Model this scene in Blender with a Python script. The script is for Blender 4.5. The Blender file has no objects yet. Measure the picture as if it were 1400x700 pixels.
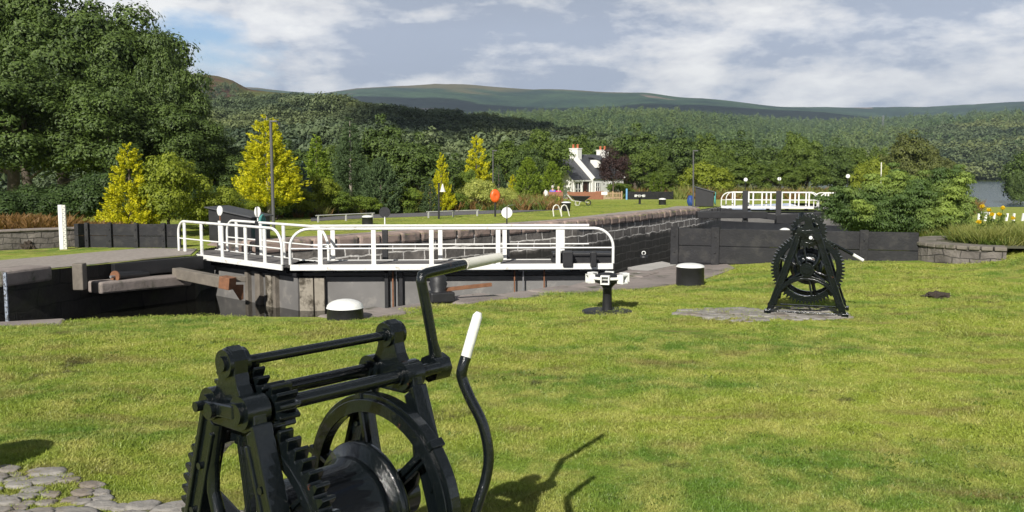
import bpy, bmesh, math, random
import numpy as np
from mathutils import Vector, Matrix
from mathutils.geometry import delaunay_2d_cdt
from mathutils import noise as mnoise
R = math.radians
SC = bpy.context.scene
COL = SC.collection

# ------------------------------------------------------------------ camera, sky, sun
F = 1212.0; CAMZ = 1.72
PITCH = math.atan(115/F)
cam_d = bpy.data.cameras.new('camera'); cam = bpy.data.objects.new('camera', cam_d); COL.objects.link(cam)
cam_d.sensor_width = 36; cam_d.lens = 36*F/1400; cam_d.clip_start = .05; cam_d.clip_end = 30000
cam.location = (0, 0, CAMZ); cam.rotation_euler = (R(90)-PITCH, 0, 0)
SC.camera = cam
SUN_EL, SUN_TX, SUN_TY = R(33), .31, .95      # the light travels towards +x +y
w = bpy.data.worlds.new('World'); SC.world = w; w.use_nodes = True
SC.view_settings.view_transform = 'Standard'; SC.view_settings.look = 'None'
SC.view_settings.gamma = 1; SC.view_settings.exposure = 0.3; SC.view_settings.use_curve_mapping = False
SC.cycles.use_denoising = True
SC.cycles.max_bounces = 6; SC.cycles.diffuse_bounces = 2; SC.cycles.glossy_bounces = 3
SC.cycles.transmission_bounces = 3; SC.cycles.volume_bounces = 0; SC.cycles.transparent_max_bounces = 6
SC.cycles.caustics_reflective = False; SC.cycles.caustics_refractive = False

def N(nt, typ, **kw):
    n = nt.nodes.new(typ)
    for k, v in kw.items():
        if k.startswith('i_'): n.inputs[k[2:].replace('_', ' ')].default_value = v
        else: setattr(n, k, v)
    return n
def L(nt, a, b): nt.links.new(a, b)
def mathn(nt, op, a, b=None, clamp=False):
    n = nt.nodes.new('ShaderNodeMath'); n.operation = op; n.use_clamp = clamp
    for i, v in enumerate((a, b)):
        if v is None: continue
        if isinstance(v, (int, float)): n.inputs[i].default_value = v
        else: L(nt, v, n.inputs[i])
    return n.outputs[0]
def mixc(nt, f, a, b, mode='MIX'):
    n = nt.nodes.new('ShaderNodeMix'); n.data_type = 'RGBA'; n.blend_type = mode
    for s, v in ((n.inputs[0], f), (n.inputs[6], a), (n.inputs[7], b)):
        if isinstance(v, (int, float)): s.default_value = v
        elif isinstance(v, tuple): s.default_value = (*v, 1) if len(v) == 3 else v
        else: L(nt, v, s)
    return n.outputs[2]
def ramp(nt, fac, stops):
    n = nt.nodes.new('ShaderNodeValToRGB'); e = n.color_ramp.elements
    while len(e) < len(stops): e.new(.5)
    for k, (p, c) in enumerate(stops):
        e[k].position = p; e[k].color = (*c, 1) if isinstance(c, tuple) else (c, c, c, 1)
    L(nt, fac, n.inputs[0]); return n.outputs[0]
def noise(nt, vec, scale, detail=3, rough=.55, dist=0):
    n = nt.nodes.new('ShaderNodeTexNoise'); n.inputs['Scale'].default_value = scale
    n.inputs['Detail'].default_value = detail; n.inputs['Roughness'].default_value = rough; n.inputs['Distortion'].default_value = dist
    if vec is not None: L(nt, vec, n.inputs['Vector'])
    return n.outputs['Fac']

nt = w.node_tree; nt.nodes.clear()
sky = N(nt, 'ShaderNodeTexSky', sky_type='NISHITA', sun_disc=False, sun_elevation=SUN_EL)
sky.sun_rotation = math.atan2(-SUN_TX, -SUN_TY); sky.air_density = 1.0; sky.dust_density = .6; sky.ozone_density = 2.0
tc = N(nt, 'ShaderNodeTexCoord'); sp = N(nt, 'ShaderNodeSeparateXYZ'); L(nt, tc.outputs['Generated'], sp.inputs[0])
zz = mathn(nt, 'ADD', mathn(nt, 'MAXIMUM', sp.outputs[2], 0.0), .30)
cb = N(nt, 'ShaderNodeCombineXYZ')
L(nt, mathn(nt, 'DIVIDE', sp.outputs[0], zz), cb.inputs[0]); L(nt, mathn(nt, 'DIVIDE', sp.outputs[1], zz), cb.inputs[1])
mp = N(nt, 'ShaderNodeMapping'); L(nt, cb.outputs[0], mp.inputs[0]); mp.inputs['Location'].default_value = (3.1, 1.7, 0)
v = mp.outputs[0]
def skyvec(off):
    m_ = N(nt, 'ShaderNodeMapping'); L(nt, tc.outputs['Generated'], m_.inputs[0]); m_.inputs['Location'].default_value = off; m_.inputs['Scale'].default_value = (2.2, 2.2, 6.0); return m_.outputs[0]
n1 = noise(nt, skyvec((4.3, 1.2, 2.0)), 1.5, 12, .56, .15)
n2 = noise(nt, skyvec((4.36, 1.2, 1.86)), 1.5, 12, .56, .15)
n3 = noise(nt, skyvec((1.3, 7.2, .5)), 4.2, 10, .66, .1)
cover = ramp(nt, n1, [(.30, 0.), (.40, 1.)])
edge = mathn(nt, 'MULTIPLY', mathn(nt, 'SUBTRACT', n1, n2), 4.5)
lit = mathn(nt, 'ADD', mathn(nt, 'ADD', edge, mathn(nt, 'MULTIPLY', mathn(nt, 'SUBTRACT', n3, .5), 2.1)), mathn(nt, 'MULTIPLY', mathn(nt, 'SUBTRACT', .64, n1), 1.7))
dens = ramp(nt, lit, [(0.0, (4.2, 4.8, 6.0)), (.20, (6.0, 6.4, 7.2)), (.45, (8.0, 8.1, 8.4)), (.85, (9.9, 9.9, 9.8))])
# clouds dimmed towards the zenith to cut ambient fill and deepen shade
up = ramp(nt, sp.outputs[2], [(.0, 1.05), (.15, 1.0), (.34, .20)])
dens = mixc(nt, 1.0, dens, up, 'MULTIPLY')
skyb = mixc(nt, 1.0, sky.outputs[0], (1.0, 1.05, 1.15), 'MULTIPLY')
skyc = mixc(nt, cover, skyb, dens)
bg = N(nt, 'ShaderNodeBackground'); bg.inputs[1].default_value = .1; L(nt, skyc, bg.inputs[0])
wo = N(nt, 'ShaderNodeOutputWorld'); L(nt, bg.outputs[0], wo.inputs[0])
w.cycles.sampling_method = 'MANUAL'; w.cycles.sample_map_resolution = 512

sun_d = bpy.data.lights.new('sun', 'SUN'); sun_d.energy = 5.0; sun_d.angle = R(.53); sun_d.color = (1, .955, .88)
sun = bpy.data.objects.new('sun', sun_d); COL.objects.link(sun)
SD = Vector((SUN_TX*math.cos(SUN_EL), SUN_TY*math.cos(SUN_EL), -math.sin(SUN_EL))).normalized()
sun.rotation_euler = SD.to_track_quat('-Z', 'Y').to_euler()

# ------------------------------------------------------------------ projection of photo measurements
def ray(px, py):
    u = (px-700)/F; v_ = (350-py)/F; c, s = math.cos(PITCH), math.sin(PITCH)
    return Vector((u, c+s*v_, -s+c*v_))
def at(px, py, Y): d = ray(px, py); return Vector((0, 0, CAMZ)) + d*(Y/d.y)
def G(px, py, z): d = ray(px, py); return Vector((0, 0, CAMZ)) + d*((z-CAMZ)/d.z)

# ------------------------------------------------------------------ materials
MATS = {}
def newmat(name):
    m = bpy.data.materials.new(name); m.use_nodes = True; t = m.node_tree; t.nodes.clear(); MATS[name] = m
    o = N(t, 'ShaderNodeOutputMaterial'); return m, t, o
def pos(t): return N(t, 'ShaderNodeNewGeometry').outputs['Position']
def objc(t): return N(t, 'ShaderNodeTexCoord').outputs['Object']
def mat(name, col, rough=.6, metal=0, var=.2, scale=3, bump=0, bscale=25, col2=None, f2=(.5, .65), s2=6, spec=.5, coat=0):
    m, t, o = newmat(name); p = N(t, 'ShaderNodeBsdfPrincipled'); v = objc(t)
    n = noise(t, v, scale, 5)
    c = mixc(t, n, tuple(x*(1-var*2) for x in col), tuple(min(1, x*(1+var*2)) for x in col))
    if col2: c = mixc(t, ramp(t, noise(t, v, s2, 6, .65), [(f2[0], 0.), (f2[1], 1.)]), c, col2)
    L(t, c, p.inputs['Base Color']); p.inputs['Metallic'].default_value = metal
    L(t, mathn(t, 'ADD', mathn(t, 'MULTIPLY', n, .2), rough-.1), p.inputs['Roughness'])
    p.inputs['Specular IOR Level'].default_value = spec; p.inputs['Coat Weight'].default_value = coat
    if bump:
        b = N(t, 'ShaderNodeBump'); b.inputs['Strength'].default_value = bump; b.inputs['Distance'].default_value = .02
        L(t, noise(t, v, bscale, 5, .6), b.inputs['Height']); L(t, b.outputs[0], p.inputs['Normal'])
    L(t, p.outputs[0], o.inputs[0]); return m
def leafmat(name, c1, c2, trans=.3, rough=.55, pscale=.6, c3=None, inst=False):
    m, t, o = newmat(name); g = N(t, 'ShaderNodeNewGeometry')
    r = g.outputs['Random Per Island'] if not inst else N(t, 'ShaderNodeObjectInfo').outputs['Random']
    n = noise(t, g.outputs['Position'], pscale, 3)
    f = mathn(t, 'ADD', mathn(t, 'MULTIPLY', r, .55), mathn(t, 'MULTIPLY', mathn(t, 'SUBTRACT', n, .28), 1.0), True)
    c = mixc(t, f, c1, c2)
    if c3: c = mixc(t, ramp(t, noise(t, g.outputs['Position'], pscale*.35, 3), [(.5, 0.), (.62, 1.)]), c, c3)
    p = N(t, 'ShaderNodeBsdfPrincipled'); L(t, c, p.inputs['Base Color']); p.inputs['Roughness'].default_value = rough
    p.inputs['Specular IOR Level'].default_value = .35
    tr = N(t, 'ShaderNodeBsdfTranslucent'); L(t, mixc(t, 1., c, (1.1, 1.25, .5), 'MULTIPLY'), tr.inputs[0])
    mx = N(t, 'ShaderNodeMixShader'); mx.inputs[0].default_value = trans
    L(t, p.outputs[0], mx.inputs[1]); L(t, tr.outputs[0], mx.inputs[2]); L(t, mx.outputs[0], o.inputs[0]); return m
def grass_color(t, boost=1.0):
    v = pos(t)
    mp = N(t, 'ShaderNodeMapping'); L(t, v, mp.inputs[0]); mp.inputs['Rotation'].default_value = (0, 0, R(-28)); mp.inputs['Scale'].default_value = (.35, 1, 1)
    a = noise(t, mp.outputs[0], .9, 4, .6); b = noise(t, v, 3.2, 4, .6); d = noise(t, mp.outputs[0], 1.9, 7, .7, .6)
    k = boost
    base = mixc(t, ramp(t, a, [(.38, 0.), (.58, 1.)]), (.112*k, .192*k, .026*k), (.240*k, .290*k, .042*k))
    base = mixc(t, ramp(t, b, [(.42, 0.), (.66, .85)]), base, (.35*k, .345*k, .095*k))
    base = mixc(t, ramp(t, d, [(.53, 0.), (.66, .75)]), base, (.20*k, .17*k, .06*k))
    sp_ = ramp(t, noise(t, v, 1.1, 7, .72), [(.60, 0.), (.68, .85)])
    return mixc(t, sp_, base, (.085, .07, .035))
def m_ground():
    m, t, o = newmat('lawn'); p = N(t, 'ShaderNodeBsdfPrincipled')
    c = grass_color(t, 1.2); f = noise(t, pos(t), 45, 3, .7)
    c = mixc(t, 1., c, ramp(t, f, [(.25, .62), (.7, 1.25)]), 'MULTIPLY')
    L(t, c, p.inputs['Base Color']); p.inputs['Roughness'].default_value = .9; p.inputs['Specular IOR Level'].default_value = .15
    b = N(t, 'ShaderNodeBump'); b.inputs['Strength'].default_value = .8; b.inputs['Distance'].default_value = .03
    L(t, mathn(t, 'ADD', noise(t, pos(t), 38, 4, .7), noise(t, pos(t), 6, 3)), b.inputs['Height']); L(t, b.outputs[0], p.inputs['Normal'])
    L(t, p.outputs[0], o.inputs[0]); return m
def m_blade():
    m, t, o = newmat('grass_blade'); c = grass_color(t, 1.4)
    g = N(t, 'ShaderNodeNewGeometry')
    c = mixc(t, 1., c, ramp(t, g.outputs['Random Per Island'], [(0., .7), (1., 1.3)]), 'MULTIPLY')
    p = N(t, 'ShaderNodeBsdfPrincipled'); L(t, c, p.inputs['Base Color']); p.inputs['Roughness'].default_value = .5
    tr = N(t, 'ShaderNodeBsdfTranslucent'); L(t, c, tr.inputs[0]); mx = N(t, 'ShaderNodeMixShader'); mx.inputs[0].default_value = .35
    L(t, p.outputs[0], mx.inputs[1]); L(t, tr.outputs[0], mx.inputs[2]); L(t, mx.outputs[0], o.inputs[0]); return m
def m_stone(name, c1, c2, mort, bw=.75, bh=.32, mw=.02, bump=.6, stain=None, wet=None):
    m, t, o = newmat(name); p = N(t, 'ShaderNodeBsdfPrincipled'); uv = N(t, 'ShaderNodeUVMap').outputs[0]
    d = N(t, 'ShaderNodeTexNoise'); d.inputs['Scale'].default_value = 1.6; d.inputs['Detail'].default_value = 3; L(t, uv, d.inputs['Vector'])
    vm = N(t, 'ShaderNodeVectorMath', operation='SCALE'); L(t, d.outputs['Color'], vm.inputs[0]); vm.inputs['Scale'].default_value = .24
    va = N(t, 'ShaderNodeVectorMath', operation='ADD'); L(t, uv, va.inputs[0]); L(t, vm.outputs[0], va.inputs[1])
    b = N(t, 'ShaderNodeTexBrick'); L(t, va.outputs[0], b.inputs['Vector']); b.inputs['Scale'].default_value = 1
    b.inputs['Brick Width'].default_value = bw; b.inputs['Row Height'].default_value = bh; b.inputs['Mortar Size'].default_value = mw
    b.inputs['Mortar Smooth'].default_value = .3; b.inputs['Bias'].default_value = 0
    b.inputs['Color1'].default_value = (*c1, 1); b.inputs['Color2'].default_value = (*c2, 1); b.inputs['Mortar'].default_value = (*mort, 1)
    n = noise(t, pos(t), 2.2, 8, .65)
    c = mixc(t, 1., b.outputs['Color'], ramp(t, n, [(.3, .45), (.7, 1.5)]), 'MULTIPLY')
    c = mixc(t, ramp(t, noise(t, pos(t), 1.3, 5, .7), [(.5, 0.), (.68, .6)]), c, tuple(x*.7 for x in c1))
    if wet is not None:
        sz = N(t, 'ShaderNodeSeparateXYZ'); L(t, pos(t), sz.inputs[0])
        hz_ = mathn(t, 'ADD', sz.outputs[2], mathn(t, 'MULTIPLY', noise(t, pos(t), 1.1, 5, .7), .5))
        c = mixc(t, ramp(t, mathn(t, 'MULTIPLY', mathn(t, 'SUBTRACT', wet, hz_), 5.0), [(0., 0.), (1., .92)]), c, (.022, .021, .017))
    if stain: c = mixc(t, ramp(t, noise(t, pos(t), .7, 5), [(.5, 0.), (.65, .8)]), c, stain)
    L(t, c, p.inputs['Base Color']); p.inputs['Roughness'].default_value = .85
    bp = N(t, 'ShaderNodeBump'); bp.inputs['Strength'].default_value = bump; bp.inputs['Distance'].default_value = .04
    L(t, mathn(t, 'SUBTRACT', noise(t, pos(t), 9, 6, .65), mathn(t, 'MULTIPLY', b.outputs['Fac'], 1.2)), bp.inputs['Height']); L(t, bp.outputs[0], p.inputs['Normal'])
    L(t, p.outputs[0], o.inputs[0]); return m
def m_water(name, col, rough, bump, sc):
    m, t, o = newmat(name); p = N(t, 'ShaderNodeBsdfPrincipled'); p.inputs['Base Color'].default_value = (*col, 1)
    p.inputs['Roughness'].default_value = rough; p.inputs['IOR'].default_value = 1.33; p.inputs['Specular IOR Level'].default_value = .5
    b = N(t, 'ShaderNodeBump'); b.inputs['Strength'].default_value = bump; b.inputs['Distance'].default_value = .02
    L(t, noise(t, pos(t), sc, 3), b.inputs['Height']); L(t, b.outputs[0], p.inputs['Normal']); L(t, p.outputs[0], o.inputs[0]); return m
def m_black():
    m, t, o = newmat('black_gloss_paint'); p = N(t, 'ShaderNodeBsdfPrincipled'); v = objc(t)
    rust = ramp(t, noise(t, v, 9, 7, .7), [(.655, 0.), (.69, 1.)])
    c = mixc(t, rust, (.004, .006, .007), (.10, .035, .014)); L(t, c, p.inputs['Base Color'])
    L(t, mathn(t, 'ADD', mathn(t, 'MULTIPLY', noise(t, v, 22, 4), .22), .02), p.inputs['Roughness'])
    p.inputs['Specular IOR Level'].default_value = .35; p.inputs['Coat Weight'].default_value = .5; p.inputs['Coat Roughness'].default_value = .035
    b = N(t, 'ShaderNodeBump'); b.inputs['Strength'].default_value = .5; b.inputs['Distance'].default_value = .006
    L(t, mathn(t, 'ADD', noise(t, v, 55, 5, .65), mathn(t, 'MULTIPLY', rust, -.5)), b.inputs['Height']); L(t, b.outputs[0], p.inputs['Normal'])
    L(t, p.outputs[0], o.inputs[0]); return m
LAWN = m_ground(); BLADE = m_blade(); BLACK = m_black()
WHITE = mat('white_gloss_paint', (.76, .76, .73), .4, var=.06, scale=8, col2=(.34, .28, .20), f2=(.60, .78), s2=7, bump=.15, bscale=30)
OFFWHITE = mat('worn_white_paint', (.68, .66, .60), .6, var=.08, scale=12, col2=(.12, .09, .06), f2=(.64, .7), s2=30)
DKTIMBER = mat('dark_timber', (.022, .022, .024), .7, var=.3, scale=2, bump=.5, bscale=24, spec=.3, col2=(.05, .048, .045), f2=(.5, .75), s2=5)
BLKMETAL = mat('black_painted_steel', (.016, .016, .018), .5, var=.2, scale=6, bump=.15)
GREYSTEEL = mat('weathered_grey_gate_steel', (.155, .15, .145), .6, var=.2, scale=1.5, col2=(.30, .28, .25), f2=(.55, .8), s2=3)
STAINPOST = mat('stained_pale_gate_post', (.30, .27, .22), .8, var=.3, scale=3, bump=.3, col2=(.06, .05, .035), f2=(.48, .62), s2=3)
RUST = mat('rusty_iron', (.20, .09, .045), .8, var=.3, scale=12, bump=.4)
DECK = mat('gate_deck_boards', (.13, .12, .115), .85, var=.2, scale=5, bump=.3)
GREYWOOD = mat('weathered_grey_timber', (.16, .14, .115), .85, var=.3, scale=5, bump=.5)
CONC = mat('pale_concrete', (.42, .40, .37), .9, var=.15, scale=3, bump=.3)
PAVE = mat('worn_quay_stone', (.24, .205, .185), .9, var=.3, scale=1.6, bump=.6, bscale=12, col2=(.07, .075, .045), f2=(.56, .68), s2=2.5)
COPDARK = mat('dull_coping_stone', (.17, .15, .125), .9, var=.3, scale=2.5, bump=.6, bscale=14, col2=(.07, .075, .04), f2=(.5, .66), s2=3)
PALEBLUE = mat('faded_gauge_paint', (.26, .30, .36), .7, col2=(.05, .05, .05), f2=(.5, .55), s2=30)
GRAVEL = mat('pinkish_gravel', (.30, .265, .235), .95, var=.2, scale=9, bump=.7, bscale=60)
ASPH = mat('grey_tarmac', (.12, .115, .12), .9, var=.1, scale=6)
COPING = mat('reddish_coping_stone', (.30, .225, .19), .9, var=.3, scale=1.4, bump=.6, bscale=14, col2=(.09, .085, .075), f2=(.5, .66), s2=2)
WALLFAR = m_stone('dark_lock_masonry', (.21, .19, .17), (.09, .082, .075), (.72, .69, .64), .95, .36, .028, wet=-.9)
WALLDARK = m_stone('wet_black_masonry', (.03, .027, .023), (.018, .016, .014), (.012, .012, .01), 1.1, .42, .02, .9, (.05, .055, .02))
WALLGREY = m_stone('garden_wall_stone', (.19, .17, .15), (.12, .105, .095), (.05, .045, .04), .34, .15, .010, .9)
WATER = m_water('dark_canal_water', (.008, .008, .006), .03, .12, 1.5)
LAKEM = m_water('lake_water', (.07, .10, .14), .16, .5, .25)
SOIL = mat('dark_soil', (.045, .034, .025), .95, var=.35, scale=14, bump=1.0, bscale=40)
SOILG = mat('scrubby_soil', (.085, .085, .045), .95, var=.35, scale=2, bump=.8, bscale=14)
LAMPGREY = mat('dull_lamp_grey', (.09, .09, .09), .6, var=.1)
BARK = mat('bark', (.10, .08, .062), .9, var=.3, scale=8, bump=.6)
PALEBARK = mat('pale_bark', (.36, .32, .27), .9, var=.25, scale=8, bump=.4)
TEAL = mat('teal_hose_rubber', (.10, .36, .33), .5, var=.15)
ORANGE = mat('orange_plastic', (.75, .12, .02), .4, var=.08, scale=5)
GREYMETAL = mat('galvanised_steel', (.34, .34, .35), .45, metal=.6, var=.1)
SLATE = mat('roof_slate', (.062, .064, .072), .55, var=.3, scale=3, bump=.4, bscale=9)
HARL = mat('white_harling', (.76, .75, .71), .9, var=.04, scale=4, bump=.2)
TERRA = mat('terracotta', (.48, .14, .06), .7, var=.1)
GLASS = mat('window_glass_dark', (.03, .035, .04), .08, var=.1)
DKWOOD = mat('dark_red_brown_door', (.05, .018, .013), .5)
REDWOOD = mat('reddish_fence_wood', (.30, .13, .075), .8, var=.25, scale=6)
TANWOOD = mat('tan_fence_wood', (.36, .25, .15), .8, var=.2, scale=6)
STONEC = mat('cobble_stone', (.25, .235, .215), .85, var=.3, scale=5, bump=.7, bscale=22, col2=(.20, .17, .14), f2=(.5, .6), s2=2.2)
BLUEP = mat('pale_blue_paint', (.16, .36, .62), .5, var=.05)
BLUEB = mat('navy_blue_plastic', (.02, .06, .22), .5)
LEAF = {
 'green': leafmat('bright_conifer_leaves', (.05, .11, .012), (.37, .47, .045), .25, pscale=2),
 'oak': leafmat('oak_leaves', (.018, .038, .008), (.125, .185, .036), .14),
 'dark': leafmat('dark_hedge_leaves', (.018, .038, .010), (.085, .14, .03), .2, pscale=1.2),
 'mid': leafmat('mid_green_leaves', (.040, .076, .012), (.185, .25, .042), .3, pscale=.5),
 'lime': leafmat('yellow_green_leaves', (.11, .15, .014), (.36, .41, .04), .35, pscale=1.2),
 'olive': leafmat('olive_brown_leaves', (.06, .075, .02), (.17, .19, .045), .25, pscale=.6),
 'gold': leafmat('golden_conifer_leaves', (.15, .21, .008), (.95, .84, .02), .3, pscale=3),
 'cypress': leafmat('cypress_leaves', (.04, .08, .010), (.23, .31, .035), .2, pscale=1.5),
 'fir': leafmat('fir_needles', (.025, .05, .02), (.17, .25, .10), .2, pscale=1.2),
 'purple': leafmat('purple_leaves', (.018, .010, .010), (.07, .035, .03), .15, pscale=1.2),
 'varieg': leafmat('variegated_leaves', (.14, .20, .03), (.68, .68, .18), .25, pscale=4),
 'juniper': leafmat('juniper_needles', (.018, .046, .010), (.14, .22, .055), .2, pscale=1.6, c3=(.24, .32, .06)),
 'bracken': leafmat('rusty_bracken', (.13, .075, .025), (.30, .17, .06), .3, pscale=1.5),
 'reed': leafmat('tall_grass_blades', (.14, .19, .03), (.38, .36, .12), .35, pscale=1.5),
 'petal': leafmat('yellow_petals', (.75, .48, .01), (.9, .66, .02), .3),
 'far': leafmat('distant_broadleaf', (.026, .048, .026), (.150, .195, .085), .12, pscale=.03, c3=(.17, .20, .07), inst=True),
 'farcon': leafmat('distant_conifer', (.045, .09, .042), (.17, .24, .075), .15, pscale=.02, c3=(.15, .20, .06), inst=True),
 'blue': leafmat('bluish_spruce', (.05, .09, .08), (.16, .24, .20), .2, pscale=2),
}

# ------------------------------------------------------------------ mesh helpers
def tag(o, label=None, cat=None, group=None, kind=None):
    if label: o['label'] = label
    if cat: o['category'] = cat
    if group: o['group'] = group
    if kind: o['kind'] = kind
    return o
def empty(name, loc=(0, 0, 0), rz=0, label=None, cat=None, group=None):
    o = bpy.data.objects.new(name, None); COL.objects.link(o); o.location = loc; o.rotation_euler = (0, 0, rz); o.empty_display_size = .2
    return tag(o, label, cat, group)
def link_mesh(name, me, m, parent=None):
    if m is not None and not me.materials: me.materials.append(m)
    o = bpy.data.objects.new(name, me); COL.objects.link(o)
    if parent: o.parent = parent
    return o
class MB:
    def __init__(s): s.v = []; s.f = []; s.sm = []; s.uv = {}
    def add(s, vs, fs, smooth=False):
        b = len(s.v); s.v += [tuple(x) for x in vs]; s.f += [tuple(i+b for i in f) for f in fs]; s.sm += [smooth]*len(fs); return s
    def box(s, c, size, rz=0, ax=None):
        c = Vector(c); h = Vector(size)/2; Mx = ax if ax is not None else Matrix.Rotation(rz, 3, 'Z')
        vs = [c + Mx @ Vector((x*h.x, y*h.y, z*h.z)) for x in (-1, 1) for y in (-1, 1) for z in (-1, 1)]
        return s.add(vs, [(0, 1, 3, 2), (4, 6, 7, 5), (0, 4, 5, 1), (2, 3, 7, 6), (0, 2, 6, 4), (1, 5, 7, 3)])
    def bar(s, p, q, wd, ht, up=(0, 0, 1), bev=0):
        p = Vector(p); q = Vector(q); d = (q-p); l = d.length; d.normalize(); u = Vector(up)
        sd = d.cross(u).normalized(); u = sd.cross(d).normalized()
        ax = Matrix((d, sd, u)).transposed()
        return s.box((p+q)/2, (l, wd, ht), ax=ax)
    def tube(s, pts, r, n=10, caps=True):
        pts = [Vector(p) for p in pts]; rs = r if isinstance(r, (list, tuple)) else [r]*len(pts); rings = []; prev = None
        for i, p in enumerate(pts):
            if i == 0: d = pts[1]-p
            elif i == len(pts)-1: d = p-pts[i-1]
            else: d = (pts[i+1]-p).normalized()+(p-pts[i-1]).normalized()
            d.normalize()
            a = prev if prev is not None else (Vector((0, 0, 1)) if abs(d.z) < .9 else Vector((1, 0, 0)))
            a = (a - d*a.dot(d)).normalized(); prev = a; b = d.cross(a)
            rings.append([p + (a*math.cos(2*math.pi*k/n)+b*math.sin(2*math.pi*k/n))*rs[i] for k in range(n)])
        vs = [x for rg in rings for x in rg]; fs = []
        for i in range(len(pts)-1):
            for k in range(n): fs.append((i*n+k, i*n+(k+1) % n, (i+1)*n+(k+1) % n, (i+1)*n+k))
        s.add(vs, fs, True)
        if caps:
            s.add(rings[0], [tuple(reversed(range(n)))]); s.add(rings[-1], [tuple(range(n))])
        return s
    def disc(s, c, axis, r, th, n=24):
        c = Vector(c); a = Vector(axis).normalized(); return s.tube([c-a*th/2, c+a*th/2], r, n)
    def lathe(s, c, prof, n=24, axis='Z', smooth=True):
        c = Vector(c); vs = []
        for r_, h in prof:
            for k in range(n):
                a = 2*math.pi*k/n
                p = (r_*math.cos(a), r_*math.sin(a), h) if axis == 'Z' else (h, r_*math.cos(a), r_*math.sin(a))
                vs.append(c+Vector(p))
        fs = [(i*n+k, i*n+(k+1) % n, (i+1)*n+(k+1) % n, (i+1)*n+k) for i in range(len(prof)-1) for k in range(n)]
        return s.add(vs, fs, smooth)
    def prism(s, pts, x0, x1):      # polygon in the local y,z plane extruded along x
        n = len(pts); vs = [(x0, y, z) for y, z in pts]+[(x1, y, z) for y, z in pts]
        return s.add(vs, [tuple(reversed(range(n))), tuple(range(n, 2*n))]+[(k, (k+1) % n, n+(k+1) % n, n+k) for k in range(n)])
    def ringx(s, c, outer, inner, x0, x1, a0=0, a1=2*math.pi, full=True):   # outer / inner radii lists in the y,z plane
        n = len(outer); m = n if full else n-1; vs = []
        for rr in (outer, inner):
            for x in (x0, x1):
                for k in range(n):
                    a = a0+(a1-a0)*k/(n if full else n-1); vs.append((c[0]+x, c[1]+rr[k]*math.cos(a), c[2]+rr[k]*math.sin(a)))
        o0, o1, i0, i1 = 0, n, 2*n, 3*n; fs = []
        for k in range(m):
            j = (k+1) % n
            fs += [(o0+k, o0+j, o1+j, o1+k), (i0+j, i0+k, i1+k, i1+j), (o0+j, o0+k, i0+k, i0+j), (o1+k, o1+j, i1+j, i1+k)]
        if not full: fs += [(o0, o1, i1, i0), (o0+n-1, i0+n-1, i1+n-1, o1+n-1)]
        return s.add(vs, fs)
    def build(s, name, m, parent=None, bevel=0, fix=True):
        me = bpy.data.meshes.new(name); me.from_pydata(s.v, [], s.f); me.polygons.foreach_set('use_smooth', s.sm)
        if fix:
            bm = bmesh.new(); bm.from_mesh(me); bmesh.ops.recalc_face_normals(bm, faces=bm.faces); bm.to_mesh(me); bm.free()
        o = link_mesh(name, me, m, parent)
        if bevel:
            md = o.modifiers.new('bevel', 'BEVEL'); md.width = bevel; md.segments = 2; md.limit_method = 'ANGLE'; md.angle_limit = R(50); md.harden_normals = False
        return o
def copy_tree(o, parent=None):
    c = o.copy(); COL.objects.link(c)
    if parent: c.parent = parent
    for ch in list(o.children): copy_tree(ch, c)
    return c
def np_mesh(name, V, Fq, smooth=False):
    V = np.asarray(V, np.float32); Fq = np.asarray(Fq, np.int32); k = Fq.shape[1]
    me = bpy.data.meshes.new(name); me.vertices.add(len(V)); me.vertices.foreach_set('co', V.ravel())
    me.loops.add(Fq.size); me.loops.foreach_set('vertex_index', Fq.ravel())
    me.polygons.add(len(Fq)); me.polygons.foreach_set('loop_start', np.arange(0, Fq.size, k, dtype=np.int32))
    me.polygons.foreach_set('loop_total', np.full(len(Fq), k, np.int32))
    me.polygons.foreach_set('use_smooth', np.full(len(Fq), smooth)); me.update(calc_edges=True); me.validate(); return me

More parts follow.
